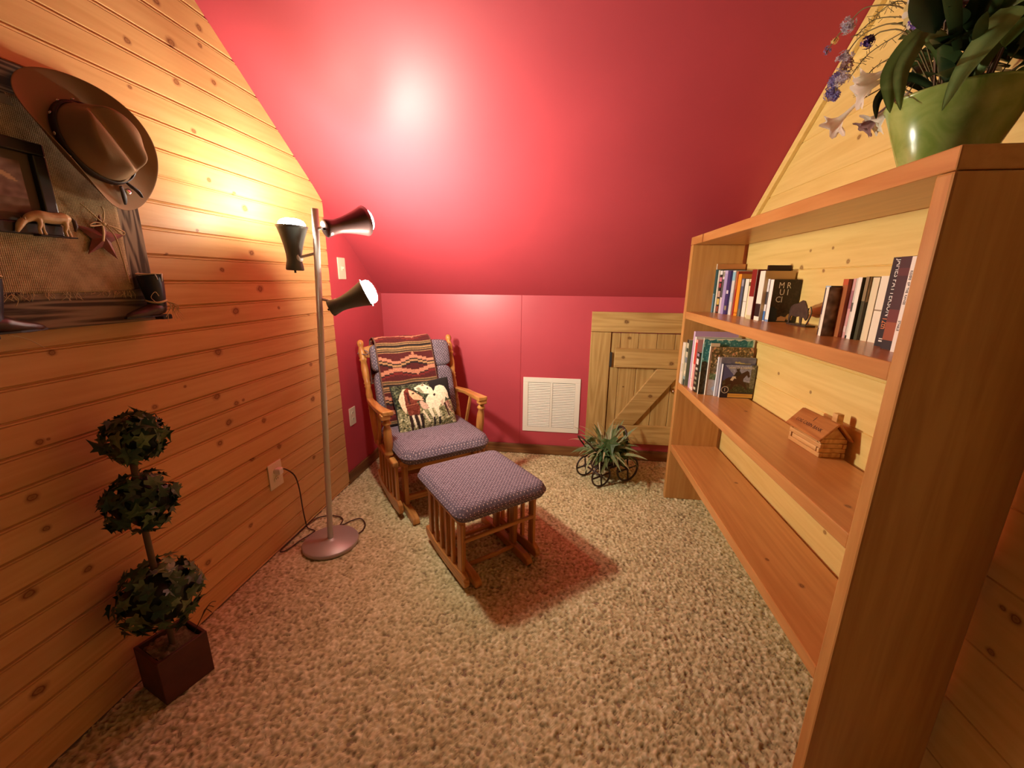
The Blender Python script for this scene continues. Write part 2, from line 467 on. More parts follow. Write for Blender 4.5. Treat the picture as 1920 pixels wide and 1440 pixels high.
def translucent(m, f):
    nt = m.node_tree; b = nt.nodes['Principled BSDF']; out = nt.nodes['Material Output']
    t = N(nt, 'ShaderNodeBsdfTranslucent'); mx = N(nt, 'ShaderNodeMixShader'); mx.inputs[0].default_value = f
    if b.inputs['Base Color'].is_linked: nt.links.new(b.inputs['Base Color'].links[0].from_socket, t.inputs['Color'])
    else: t.inputs['Color'].default_value = b.inputs['Base Color'].default_value
    nt.links.new(b.outputs[0], mx.inputs[1]); nt.links.new(t.outputs[0], mx.inputs[2]); nt.links.new(mx.outputs[0], out.inputs['Surface'])
    return m

# ------------------------------------------------------------------ room shell
HK, SL, RW, YW, PW, Z0 = 1.1337, 0.7698, 2.165, -0.6394, 0.08, 1.69428
def ceil_z(y): return HK - SL * y
YR = -3.3      # ridge line
YE = -3.45     # far end of what is built behind the camera

floor = struct(MB().box((-0.05, YE, -0.06), (RW + 0.05, 0.05, -0.006)).build('floor', plain('carpet backing', (0.28, 0.20, 0.12), 0.95)))

# carpet pile: a real relief of tufts
gx, gy = 0.0042, 0.0042
nx, ny = int(RW / gx) + 1, int(2.5 / gy) + 1
X, Y = np.meshgrid(np.linspace(0.0, RW, nx), np.linspace(-2.5, 0.0, ny))
def blur(a, k):
    for _ in range(k):
        a = (a + np.roll(a, 1, 0) + np.roll(a, -1, 0) + np.roll(a, 1, 1) + np.roll(a, -1, 1)) / 5
    return a
def norm(a): return (a - a.mean()) / a.std()
h1 = norm(blur(RNG.standard_normal((ny, nx)), 1)); h2 = norm(blur(RNG.standard_normal((ny, nx)), 6)); h3 = norm(blur(RNG.standard_normal((ny, nx)), 160))
Zc = np.clip(h1 * 0.0024 + h2 * 0.0005, -0.0055, 0.006) - 0.002
c1 = norm(blur(RNG.standard_normal((ny, nx)), 1))
t = np.clip(0.5 + 0.14 * c1 + 0.11 * h1 + 0.025 * h3, 0, 1)[..., None]
cd_, cm_, cl_ = lin(np.array([108, 95, 66]) / 255), lin(np.array([200, 188, 140]) / 255), lin(np.array([240, 231, 192]) / 255)
C = np.where(t < 0.5, cd_ + (cm_ - cd_) * t * 2, cm_ + (cl_ - cm_) * (t - 0.5) * 2)
me = bpy.data.meshes.new('carpet_pile')
ii = np.arange(nx * ny).reshape(ny, nx)
quads = np.stack([ii[:-1, :-1], ii[:-1, 1:], ii[1:, 1:], ii[1:, :-1]], -1).reshape(-1, 4)
me.vertices.add(nx * ny); me.vertices.foreach_set('co', np.stack([X, Y, Zc], -1).astype(np.float32).ravel())
me.loops.add(quads.size); me.loops.foreach_set('vertex_index', quads.astype(np.int32).ravel())
me.polygons.add(len(quads)); me.polygons.foreach_set('loop_start', np.arange(0, quads.size, 4, dtype=np.int32))
me.polygons.foreach_set('use_smooth', np.ones(len(quads), bool))
me.update(calc_edges=True)
at = me.attributes.new('print', 'FLOAT_COLOR', 'POINT')
at.data.foreach_set('color', np.concatenate([C, np.ones(C.shape[:2] + (1,))], -1).astype(np.float32).ravel())
M_CARPET = painted('beige cut pile', 0.95)
M_CARPET.node_tree.nodes['Principled BSDF'].inputs['Specular IOR Level'].default_value = 0.1
me.materials.append(M_CARPET)
pile = link('carpet_pile', me, floor); pile['kind'] = 'stuff'

# left wall: tongue and groove planks, each with a rounded face and a bead, cut to the roof slope
KN_L = [(-1.556,1.879,0.0122),(-1.408,1.945,0.0186),(-1.413,1.835,0.0154),(-1.286,2.047,0.0145),(-1.437,2.039,0.0146),(-1.293,1.993,0.0109),(-1.256,1.898,0.0133),(-1.377,1.707,0.0108),(-1.346,1.562,0.0113),(-1.192,1.493,0.0169),(-1.236,1.539,0.0102),(-1.189,1.326,0.0152),(-1.351,1.255,0.0119),(-1.169,1.183,0.0200),(-1.071,1.099,0.0096),(-1.430,1.384,0.0074),(-1.559,1.297,0.0068),(-0.858,1.053,0.0107),(-1.317,1.102,0.0200),(-1.918,1.040,0.0107),(-1.989,0.830,0.0118),(-1.972,0.831,0.0053),(-1.585,0.867,0.0073),(-1.698,0.830,0.0118),(-1.429,0.959,0.0200),(-1.188,0.844,0.0163),(-0.905,0.850,0.0188),(-0.887,0.802,0.0136),(-1.469,0.798,0.0178),(-1.384,0.747,0.0147),(-1.348,0.750,0.0086),(-1.117,0.746,0.0171),(-1.433,0.685,0.0186),(-0.904,0.625,0.0200),(-1.348,0.494,0.0156),(-1.490,0.622,0.0161),(-1.186,0.481,0.0171),(-1.256,0.630,0.0161),(-2.032,0.703,0.0156),(-2.025,0.612,0.0120),(-2.089,0.474,0.0182),(-2.126,0.219,0.0200),(-1.968,0.448,0.0146),(-1.576,1.756,0.0077),(-1.794,0.765,0.0095),(-0.95,0.32,0.014),(-1.629,0.206,0.0158),(-1.414,0.221,0.0134),(-0.80,0.93,0.008),(-0.78,0.50,0.012)]
KN_R = [(-1.216,1.676,0.0101),(-1.285,1.298,0.0103),(-1.022,1.285,0.0143),(-1.063,1.346,0.0079),(-1.194,1.346,0.0072),(-1.165,1.272,0.0094),(-0.649,1.291,0.0101),(-1.365,0.975,0.0086),(-0.993,0.864,0.0089),(-1.227,0.847,0.0077),(-1.996,0.598,0.0146),(-1.971,0.600,0.0086),(-1.978,0.498,0.0110),(-0.75,0.45,0.012),(-1.45,0.42,0.010)]
def set_knots(o, ks):
    for nm, k in zip(('knot_a', 'knot_b', 'knot_c', 'knot_d'), ks):
        o[nm] = [float(q) for q in k]
    for nm in ('knot_a', 'knot_b', 'knot_c', 'knot_d')[len(ks):]:
        o[nm] = [99.0, 99.0, 0.001]

def plank(parent, z0, z1, y_far, sgn, xface, prof, mat, knots, th=0.014):
    """one horizontal plank; prof = [(fraction or offset z, depth)], y runs from YE to the roof slope"""
    P = [(z, d) for z, d in prof]
    def yend(z):
        ys = min(y_far, (HK - z) / SL - 0.001)
        return ys
    zlist = [p[0] for p in P]
    front = [(xface - sgn * d, z) for z, d in P]
    back = [(xface - sgn * th, P[-1][0]), (xface - sgn * th, P[0][0])]
    sec = front + back
    n = len(sec)
    far = [(x, yend(z), z) for x, z in sec]
    near = [(x, max(YE, 2 * YR - (HK - z) / SL + 0.001), z) for x, z in sec]
    m = MB()
    vs = far + near
    fs = [tuple(range(n)), tuple(range(2 * n - 1, n - 1, -1))] + [(i, (i + 1) % n, n + (i + 1) % n, n + i) for i in range(n)]
    m.add(vs, fs)
    o = m.build('plank', mat, parent)
    set_knots(o, [k for k in knots if z0 <= k[1] < z1][:4])
    return o

wl = structE('wall_left')
kz = math.ceil((0 - Z0) / PW)
z = Z0 + PW * (kz - 1)
while z < ceil_z(YR) - 0.02:
    z0, z1 = max(z, 0.0), z + PW
    if z1 > ceil_z(YR) - 0.005: z1 = ceil_z(YR) - 0.005
    w_ = z1 - z0
    pf = [(z0, 0.0075), (z0 + 0.0016, 0.0065), (z0 + 0.0038, 0.0)]
    if w_ > 0.03: pf += [(z1 - 0.0098, 0.0), (z1 - 0.0082, 0.0034), (z1 - 0.0066, 0.0003), (z1 - 0.0034, 0.0003)]
    pf += [(z1 - 0.0014, 0.0065), (z1, 0.0075)]
    plank(wl, z0, z1, YW, 1, 0.0, pf, M_PLANK, KN_L)
    z += PW
wlp = struct(MB().add([(-0.008, YW, 0), (-0.008, 0.0, 0), (-0.008, 0.0, HK), (-0.008, YW, ceil_z(YW)),
                       (-0.05, YW, 0), (-0.05, 0.0, 0), (-0.05, 0.0, HK), (-0.05, YW, ceil_z(YW))],
                      [(0, 1, 2, 3), (7, 6, 5, 4), (0, 4, 5, 1), (1, 5, 6, 2), (2, 6, 7, 3), (3, 7, 4, 0)]).build('wall_corner', M_RED))
# back knee wall in two painted panels with a faint seam
wb = structE('wall_back')
YS = 0.983
MB().box((-0.05, 0.0, 0.0), (YS - 0.0008, 0.04, HK + 0.03)).build('panel', M_RED, wb, 0.0012, 1)
MB().box((YS + 0.0008, 0.0, 0.0), (RW + 0.05, 0.04, HK + 0.03)).build('panel', M_RED, wb, 0.0012, 1)
MB().box((YS - 0.01, 0.003, 0.0), (YS + 0.01, 0.03, HK)).build('seam_backing', M_RED, wb)
# ceiling: two slopes meeting at the ridge
zr = ceil_z(YR)
ce = MB()
xa, xb = -0.05, RW + 0.05
ce.add([(xa, 0.05, ceil_z(0.05)), (xb, 0.05, ceil_z(0.05)), (xb, YR, zr), (xa, YR, zr), (xb, YE, zr - SL * (YR - YE)), (xa, YE, zr - SL * (YR - YE)),
        (xa, 0.05, ceil_z(0.05) + 0.05), (xb, 0.05, ceil_z(0.05) + 0.05), (xb, YR, zr + 0.05), (xa, YR, zr + 0.05), (xb, YE, zr - SL * (YR - YE) + 0.05), (xa, YE, zr - SL * (YR - YE) + 0.05)],
       [(0, 1, 2, 3), (3, 2, 4, 5), (9, 8, 7, 6), (11, 10, 8, 9), (0, 6, 7, 1), (5, 4, 10, 11), (0, 3, 9, 6), (3, 5, 11, 9), (1, 7, 8, 2), (2, 8, 10, 4)])
struct(ce.build('ceiling', M_REDC))
# right gable wall of wide pale boards
wr = structE('wall_right')
z = 0.0
while z < ceil_z(YR) - 0.03:
    z1 = min(z + 0.16, ceil_z(YR) - 0.005)
    pf = [(z, 0.0035), (z + 0.0008, 0.003), (z + 0.0025, 0.0), (z1 - 0.0025, 0.0), (z1 - 0.0008, 0.003), (z1, 0.0035)]
    plank(wr, z, z1, 0.0, -1, RW, pf, M_PINE, KN_R)
    z += 0.16
# baseboards and the sloping trim
bb = struct(MB().box((-0.008, -0.016, 0.0), (RW, 0.0, 0.071)).build('baseboard_back', M_BASE, None, 0.003))
struct(MB().box((-0.008, YW, 0.0), (0.006, -0.016, 0.071)).build('baseboard_left', M_BASEY, None, 0.003))
TW = 0.036
tr = MB()
y0, y1 = -0.02, YR
dn = TW * math.hypot(1, SL)
tr.add([(RW - 0.017, y0, ceil_z(y0) - 0.002), (RW - 0.017, y1, ceil_z(y1) - 0.002), (RW - 0.017, y1, ceil_z(y1) - dn), (RW - 0.017, y0, ceil_z(y0) - dn),
        (RW, y0, ceil_z(y0) - 0.002), (RW, y1, ceil_z(y1) - 0.002), (RW, y1, ceil_z(y1) - dn), (RW, y0, ceil_z(y0) - dn)],
       [(0, 1, 2, 3), (7, 6, 5, 4), (0, 4, 5, 1), (1, 5, 6, 2), (2, 6, 7, 3), (3, 7, 4, 0)])
trm = struct(tr.build('trim_1', M_PINE, None, 0.002)); set_knots(trm, [])

# low plank door in the knee wall
KN_D = [(1.677,0.974,0.0176),(1.706,0.868,0.0142),(1.982,0.708,0.0178),(1.671,0.741,0.0144),(1.690,0.534,0.0073),(1.868,0.481,0.0183)]
dr = structE('door_1')
def dpart(name, lo, hi, mat, bev=0.002):
    o = MB().box(lo, hi).build(name, mat, dr, bev, 1)
    set_knots(o, [k for k in KN_D if lo[0] < k[0] < hi[0] and lo[2] < k[1] < hi[2]])
    return o
DX0, DX1, DT = 1.4535, 2.145, 1.036
JL = 1.588
dpart('head_board', (DX0, -0.026, 0.906), (DX1, 0.0, DT), M_DOORH)
dpart('jamb_board', (DX0, -0.026, 0.074), (JL - 0.003, 0.0, 0.903), M_DOORV)
dpart('jamb_board', (DX1 - 0.03, -0.026, 0.074), (DX1, 0.0, 0.903), M_DOORV)
edges = [JL, 1.649, 1.766, 1.884, 1.998, DX1 - 0.032]
for a, b in zip(edges[:-1], edges[1:]):
    dpart('door_plank', (a + 0.0012, -0.016, 0.124), (b - 0.0012, -0.003, 0.899), M_DOORV, 0.0025)
dpart('ledge_board', (1.616, -0.042, 0.672), (2.112, -0.0162, 0.800), M_DOORH, 0.003)
dpart('ledge_board', (1.616, -0.042, 0.132), (2.112, -0.0162, 0.266), M_DOORH, 0.003)
br = MB()
br.prism([(1.899, 0.670), (2.070, 0.670), (1.775, 0.268), (1.604 + 0.02, 0.268)], -0.0162, -0.040)
mm = Matrix(((1, 0, 0, 0), (0, 0, 1, 0), (0, 1, 0, 0), (0, 0, 0, 1)))
br.v = [tuple(mm @ Vector(p)) for p in br.v]
b_o = br.build('brace_board', M_DOORH, dr, 0.003); set_knots(b_o, [(1.868, 0.481, 0.016)])
MB().box((JL - 0.002, -0.030, 0.672), (JL + 0.012, -0.0165, 0.770)).build('hinge', M_SLOT, dr, 0.001)
kb = MB().lathe([(0.018, 0.0), (0.018, 0.003), (0.007, 0.005), (0.007, 0.016), (0.014, 0.022), (0.017, 0.030), (0.013, 0.037), (0.0, 0.040)], 16, axis_frame((2.018, -0.016, 0.520), (2.018, -0.3, 0.520)))
kb.build('knob', M_CHROME, dr)

# ------------------------------------------------------------------ wall fittings
vt = thing('return_air_vent', 'white louvered return air vent set low in the red wall', 'vent', (1.2035, 0.0, 0.1738))
VW, VH = 0.400, 0.399
def fr_prism(parent, name, x0, x1, z0, z1, wd, y0, y1, mat):
    m = MB()
    m.box((x0, y1, z0), (x1, y0, z0 + wd)); m.box((x0, y1, z1 - wd), (x1, y0, z1))
    m.box((x0, y1, z0 + wd), (x0 + wd, y0, z1 - wd)); m.box((x1 - wd, y1, z0 + wd), (x1, y0, z1 - wd))
    return m.build(name, mat, parent, 0.002, 2)
fr_prism(vt, 'flange', -VW / 2, VW / 2, 0, VH, 0.036, -0.0005, -0.008, M_VENT)
MB().box((-0.008, -0.0075, 0.0365), (0.008, -0.0012, VH - 0.0365)).build('mullion', M_VENT, vt, 0.001, 1)
MB().box((-VW / 2 + 0.03, -0.0010, 0.03), (VW / 2 - 0.03, -0.0004, VH - 0.03)).build('back_plate', M_VENTBACK, vt)
ns = 26
sl = MB().add([(-0.077, -0.0012, 0.0042), (0.077, -0.0012, 0.0042), (0.077, -0.0066, -0.0030), (-0.077, -0.0066, -0.0030),
               (-0.077, -0.0012, 0.0030), (0.077, -0.0012, 0.0030), (0.077, -0.0066, -0.0042), (-0.077, -0.0066, -0.0042)],
              [(0, 1, 2, 3), (7, 6, 5, 4), (0, 4, 5, 1), (1, 5, 6, 2), (2, 6, 7, 3), (3, 7, 4, 0)]).mesh('slat', M_VENT)
for sx in (-1, 1):
    for i in range(ns):
        o = link('slat', sl, vt)
        o.location = (sx * 0.0862, -0.0002, 0.044 + (VH - 0.088) * i / (ns - 1))

def outlet(name, label, loc, h, wd, kind):
    t = thing(name, label, 'outlet' if kind == 'outlet' else 'switch', loc)
    MB().box((0, -wd / 2, -h / 2), (0.006, wd / 2, h / 2)).build('cover_plate', M_CREAM, t, 0.003)
    if kind == 'outlet':
        for s in (-1, 1):
            rc = MB().prism([(0.0165 * math.cos(a) , 0.0135 * math.sin(a)) for a in np.linspace(0, 2 * PI, 17)[:-1]], 0.0061, 0.0082,
                            frame((0, 0, s * 0.0195), (0, 1, 0), (0, 0, 1), (1, 0, 0))).build('receptacle', M_CREAM, t)
            for yy in (-0.0055, 0.0055):
                MB().box((0.0083, yy - 0.001, s * 0.0195 - 0.001), (0.0088, yy + 0.001, s * 0.0195 + 0.007)).build('slot', M_SLOT, rc)
    else:
        MB().box((0.0061, -0.005, -0.012), (0.009, 0.005, 0.012)).build('switch_collar', M_CREAM, t)
        MB().box((0.0091, -0.0035, -0.003), (0.018, 0.0035, 0.009)).build('toggle', M_CREAM, t, 0.001)
    return t
outlet('wall_outlet', 'cream outlet plate on the plank wall with a white plug in it', (0.0, -1.238, 0.365), 0.122, 0.085, 'outlet')
outlet('wall_outlet', 'cream outlet plate on the red wall left of the rocking chair', (-0.008, -0.526, 0.405), 0.112, 0.072, 'outlet')
outlet('light_switch', 'cream light switch plate on the red wall behind the floor lamp', (-0.008, -0.498, 1.285), 0.12, 0.08, 'switch')

# ------------------------------------------------------------------ floor lamp
LB = Vector((0.209, -1.199, 0.0))
lamp = thing('floor_lamp', 'brushed nickel floor lamp with three lit swivel heads beside the rocking chair', 'lamp', LB)
MB().lathe([(0.118, 0.0), (0.124, 0.004), (0.125, 0.016), (0.121, 0.022), (0.03, 0.026), (0.018, 0.030), (0.014, 0.034), (0.0, 0.034)], 48).build('base', M_LAMPBASE, lamp)
PT = Vector((0.301, -1.2, 1.488)) - LB
MB().tube([(0.0, 0.0, 0.030), PT], 0.0125, 16).build('pole', M_NICKEL, lamp)
def pole_at(z): return Vector((0, 0, 0.03)).lerp(PT, (z - 0.03) / (PT.z - 0.03))
def shade(base, mouth, mat, bulb_mat, attach, jr=0.0185, k=1.0):
    base = Vector(base) - LB; mouth = Vector(mouth) - LB
    L_ = (mouth - base).length
    A = axis_frame(base, mouth)
    prof = [(0.0, 0.0), (0.030, 0.0), (0.0335, 0.004), (0.031, 0.02), (0.0275, 0.04), (0.0285, 0.06), (0.034, 0.09), (0.043, 0.125), (0.053, 0.155), (0.0585, L_)]
    inner = [(0.0570, L_), (0.0515, 0.155), (0.0415, 0.125), (0.0325, 0.09), (0.026, 0.07), (0.0, 0.07)]
    prof = [(r * k, z_) for r, z_ in prof + inner]
    sh = MB().lathe(prof, 32, A).build('lamp_shade', mat, lamp)
    # bulb: reflector flood seated in the shade
    bp_ = [(0.012 * k, 0.075), (0.016 * k, 0.10), (0.030 * k, 0.125), (0.043 * k, 0.148)]
    MB().lathe([(0.0, 0.074)] + bp_, 24, A).build('bulb_neck', M_WHITE, sh)
    MB().lathe([(0.0432 * k, 0.149), (0.0475 * k, 0.160), (0.0490 * k, 0.168), (0.0475 * k, 0.178), (0.041 * k, 0.187), (0.028 * k, 0.193), (0.012 * k, 0.1955), (0.0, 0.196)], 24, A).build('bulb', bulb_mat, sh)
    MB().lathe([(0.004, -0.010), (0.004, 0.0)], 8, A).build('turn_switch', M_SLOT, sh)
    att = Vector(attach)
    on = A @ Vector((0, 0, 0.045))
    mid = (att + on) / 2
    MB().tube([att, mid, on], 0.0055, 8).build('swivel_arm', M_NICKEL, lamp)
    jb = MB().lathe([(0.0, -0.008), (jr * 0.86, -0.008), (jr, -0.004), (jr, 0.004), (jr * 0.86, 0.008), (0.0, 0.008)], 20, axis_frame(on + (att - on).normalized() * 0.020, att))
    jb.build('swivel_joint', M_NICKEL, lamp)
    return sh
shade((0.193, -1.205, 1.258), (0.197, -1.200, 1.425), M_SHADE, M_BULBU, pole_at(1.325))
sh2 = shade((0.320, -1.195, 1.108), (0.455, -1.140, 1.172), M_SHADE, M_BULBS, pole_at(1.150))
sh3 = shade((0.358, -1.240, 1.410), (0.452, -1.105, 1.455), M_SHADE2, M_BULBB, pole_at(1.415), 0.027)
# cord with its plug
cord_pts = [(0.026, -1.236, 0.384), (0.030, -1.210, 0.382), (0.026, -1.147, 0.318), (0.022, -1.121, 0.234), (0.020, -1.112, 0.119), (0.018, -1.100, 0.03), (0.030, -1.106, 0.007), (0.075, -1.121, 0.007),
            (0.078, -1.150, 0.010), (0.055, -1.207, 0.007), (0.045, -1.259, 0.007), (0.030, -1.292, 0.007), (0.012, -1.288, 0.007), (0.010, -1.242, 0.007), (0.010, -1.173, 0.007), (0.010, -1.087, 0.007), (0.016, -1.035, 0.007), (0.036, -1.005, 0.007), (0.084, -0.987, 0.007), (0.136, -0.990, 0.007), (0.167, -1.017, 0.007), (0.175, -1.055, 0.007), (0.193, -1.050, 0.007), (0.212, -1.016, 0.007), (0.248, -0.990, 0.007), (0.292, -1.024, 0.007), (0.311, -1.080, 0.007), (0.300, -1.125, 0.008)]
MB().tube([p - LB for p in catmull(cord_pts, 6)], 0.0032, 6).build('cord', M_CORD, lamp)
pg = MB().box((0.0085, -1.250, 0.369), (0.034, -1.222, 0.399)); pg.v = [tuple(Vector(p) - LB) for p in pg.v]
pg.build('plug', M_WHITE, lamp, 0.005)

# ------------------------------------------------------------------ soft shapes and prints
def superell(hx, hy, hz, e1=0.4, e2=0.25, nu=40, nv=20, M=None, crown=0.0):
    """rounded cushion block"""
    m = MB(); vs = []
    sp = lambda x, e: math.copysign(abs(x) ** e, x)
    for i in range(nv + 1):
        ph = -PI / 2 + PI * i / nv
        for j in range(nu):
            th = 2 * PI * j / nu
            cx, cz = sp(math.cos(ph), e1), sp(math.sin(ph), e1)
            x = hx * cx * sp(math.cos(th), e2); y = hy * cx * sp(math.sin(th), e2)
            zz = hz * cz * (1 + crown * (1 - min(1, (x / hx) ** 2)) * (1 - min(1, (y / hy) ** 2)))
            vs.append((x, y, zz))
    fs = []
    for i in range(nv):
        for j in range(nu):
            fs.append((i * nu + j, i * nu + (j + 1) % nu, (i + 1) * nu + (j + 1) % nu, (i + 1) * nu + j))
    m.add(vs, fs, True, M)
    return m

def cushion(hx, hy, hz, n=28, r=0.06, crown=0.25, M=None):
    """flat box cushion: dense top so it can crown, rounded rim"""
    m = MB(); vs = []; fs = []
    us = np.linspace(-1, 1, n)
    def rim(u, v):
        # round the plan corners
        x, y = u * hx, v * hy
        cx, cy = hx - r, hy - r
        dx, dy = max(abs(x) - cx, 0), max(abs(y) - cy, 0)
        d = math.hypot(dx, dy)
        if dx > 0 and dy > 0 and max(dx, dy) > 0:
            f = max(dx, dy) / d
            dx, dy = dx * f, dy * f
            x = math.copysign(cx + dx, x); y = math.copysign(cy + dy, y)
            d = max(dx, dy) if f == 1 else math.hypot(dx, dy)
        edge = min(1.0, max(abs(u), abs(v)))
        return x, y, edge
    for side in (1, -1):
        for v in us:
            for u in us:
                x, y, e = rim(u, v)
                k = (1 - max(0, (e - 0.80) / 0.20) ** 2.6) ** 0.5 if e > 0.80 else 1.0
                zz = side * hz * k * (1 + (crown * (1 - u * u) * (1 - v * v) if side > 0 else 0))
                vs.append((x, y, zz))
    o = n * n
    for j in range(n - 1):
        for i in range(n - 1):
            a = j * n + i
            fs.append((a, a + 1, a + n + 1, a + n)); fs.append((o + a, o + a + n, o + a + n + 1, o + a + 1))
    m.add(vs, fs, True, M)
    return m

def paint(me, cols):
    a = me.attributes.new('print', 'FLOAT_COLOR', 'POINT')
    c = np.concatenate([lin(np.asarray(cols) / 255.0), np.ones((len(cols), 1))], 1)
    a.data.foreach_set('color', c.astype(np.float32).ravel())

def inpoly(px, py, poly):
    r = np.zeros(px.shape, bool); n = len(poly)
    for i in range(n):
        x0, y0 = poly[i]; x1, y1 = poly[(i + 1) % n]
        if y0 == y1: continue
        c = ((y0 > py) != (y1 > py)) & (px < (x1 - x0) * (py - y0) / (y1 - y0) + x0)
        r ^= c
    return r

def spots(nv_, nu_, k, thr):
    a = norm(blur(RNG.standard_normal((nv_, nu_)), k))
    return a > thr

def sheet(P, nu, nv):
    """grid of points P(u,v) -> verts, faces"""
    vs = [P(u, v) for v in np.linspace(0, 1, nv) for u in np.linspace(0, 1, nu)]
    fs = [(j * nu + i, j * nu + i + 1, (j + 1) * nu + i + 1, (j + 1) * nu + i) for j in range(nv - 1) for i in range(nu - 1)]
    return vs, fs

# ------------------------------------------------------------------ glider rocking chair (local x = width, -y = forward)
CA = 0.678
ch = thing('rocking_chair', 'honey oak glider rocking chair with blue grey dotted cushions in the red corner', 'chair', (0.520, -0.618, 0.0), CA)
def bar(p, q, wx, wy, bev=0.003):
    A = axis_frame(p, q); L_ = (Vector(q) - Vector(p)).length
    return MB().box((-wx / 2, -wy / 2, 0), (wx / 2, wy / 2, L_), A)
def turned(p, q, prof):
    """prof in (radius, fraction)"""
    A = axis_frame(p, q); L_ = (Vector(q) - Vector(p)).length
    return MB().lathe([(r, f * L_) for r, f in prof], 16, A)
POST = [(0.017, 0.0), (0.019, 0.12), (0.0195, 0.30), (0.016, 0.33), (0.020, 0.345), (0.016, 0.36), (0.0185, 0.40), (0.0195, 0.48), (0.015, 0.54), (0.020, 0.555), (0.015, 0.57), (0.0205, 0.585), (0.0155, 0.60), (0.020, 0.64),
        (0.021, 0.72), (0.0165, 0.79), (0.022, 0.80), (0.022, 0.815), (0.017, 0.825), (0.021, 0.845), (0.0215, 0.89), (0.014, 0.925), (0.013, 0.935), (0.0185, 0.95), (0.0195, 0.968), (0.0165, 0.988), (0.008, 1.0), (0.0, 1.0)]
for s in (-1, 1):
    turned((s * 0.262, 0.165, 0.288), (s * 0.280, 0.361, 0.878), POST).build('back_post', M_OAK, ch)
    # scooped arm with a thick block under its front end
    pl_ = []
    for i in range(17):
        t_ = i / 16
        y_ = 0.262 - t_ * 0.415
        xo = 0.010 * math.sin(t_ * PI * 1.0) + 0.288 + 0.012 * t_
        pl_.append((s * xo, y_, xo))
    outer = [(x, y) for x, y, _ in pl_]
    inner = [(s * (abs(x) - (0.036 + 0.022 * (i / 16) ** 2)), y) for i, (x, y) in enumerate(outer)]
    am = MB().prism(outer + inner[::-1], 0.552, 0.578)
    # dip the middle, lift the ends
    am.v = [(x, y, z_ - 0.022 * math.sin(max(0, min(1, (0.262 - y) / 0.415)) * PI) * 0.6 - 0.028 * max(0, (y - 0.10) / 0.16)) for x, y, z_ in am.v]
    am.build('arm', M_OAKY, ch, 0.006, 3)
    MB().box((s * 0.279 - 0.028, -0.150, 0.530), (s * 0.279 + 0.020, -0.105, 0.5595)).build('arm_block', M_OAKX, ch, 0.006, 3)
    turned((s * 0.266, -0.105, 0.313), (s * 0.276, -0.122, 0.532), [(0.019, 0.0), (0.019, 0.05), (0.0245, 0.07), (0.0245, 0.10), (0.018, 0.12), (0.020, 0.18), (0.0235, 0.45), (0.021, 0.70), (0.015, 0.83), (0.0235, 0.86), (0.0235, 0.90), (0.0165, 0.93), (0.018, 1.0)]).build('arm_post', M_OAK, ch)
    bar((s * 0.268, 0.095, 0.313), (s * 0.276, 0.020, 0.552), 0.013, 0.018).build('arm_spindle', M_OAK, ch, 0.003)
    MB().box((s * 0.260 - 0.017, -0.200, 0.284), (s * 0.260 + 0.017, 0.205, 0.316)).build('seat_rail', M_OAKY, ch, 0.009, 3)
    # boat shaped bottom rail
    prf = [(-0.222, 0.028), (-0.232, 0.050), (-0.222, 0.080), (-0.19, 0.090), (-0.10, 0.074), (0.0, 0.070), (0.10, 0.074), (0.17, 0.095), (0.205, 0.110), (0.215, 0.085), (0.195, 0.050), (0.10, 0.022), (0.0, 0.014), (-0.12, 0.014)]
    rl = MB(); rl.prism(prf, -0.012, 0.012)
    rl.v = [(s * 0.255 + z_, y, x) for y, x, z_ in rl.v]
    rl.build('bottom_rail', M_OAKY, ch, 0.005, 2)
    for yy in (-0.175, -0.105, -0.040, 0.025, 0.090, 0.155):
        MB().box((s * 0.256 - 0.007, yy - (0.010 if yy > -0.17 else 0.014), 0.072), (s * 0.256 + 0.007, yy + (0.010 if yy > -0.17 else 0.014), 0.285)).build('side_slat', M_OAK, ch, 0.002, 1)
    # base on the floor
    rb = MB(); rb.prism([(-0.315, 0.0), (-0.322, 0.012), (-0.312, 0.030), (-0.28, 0.042), (0.24, 0.045), (0.27, 0.03), (0.272, 0.0)], -0.019, 0.019)
    rb.v = [(s * 0.205 + z_, y, x) for y, x, z_ in rb.v]
    rb.build('base_runner', M_OAKY, ch, 0.006, 2)
    for yy, nm in ((-0.150, 'base_post'), (0.150, 'base_post')):
        MB().box((s * 0.205 - 0.012, yy - 0.024, 0.040), (s * 0.205 + 0.012, yy + 0.024, 0.262)).build(nm, M_OAK, ch, 0.004, 2)
    MB().box((s * 0.205 - 0.012, -0.18, 0.2625), (s * 0.205 + 0.012, 0.18, 0.282)).build('base_rail', M_OAKY, ch, 0.004, 2)
for yy, zz in ((-0.150, 0.055), (0.150, 0.055), (-0.135, 0.225)):
    MB().box((-0.193, yy - 0.012, zz), (0.193, yy + 0.012, zz + 0.032)).build('stretcher', M_OAKX, ch, 0.004, 2)
for yy in (-0.190, 0.190):
    MB().box((-0.243, yy - 0.012, 0.284), (0.243, yy + 0.012, 0.314)).build('cross_rail', M_OAKX, ch, 0.004, 2)
for i in range(5):
    yy = -0.135 + i * 0.067
    MB().box((-0.243, yy - 0.02, 0.302), (0.243, yy + 0.02, 0.314)).build('seat_slat', M_OAKX, ch, 0.002, 1)
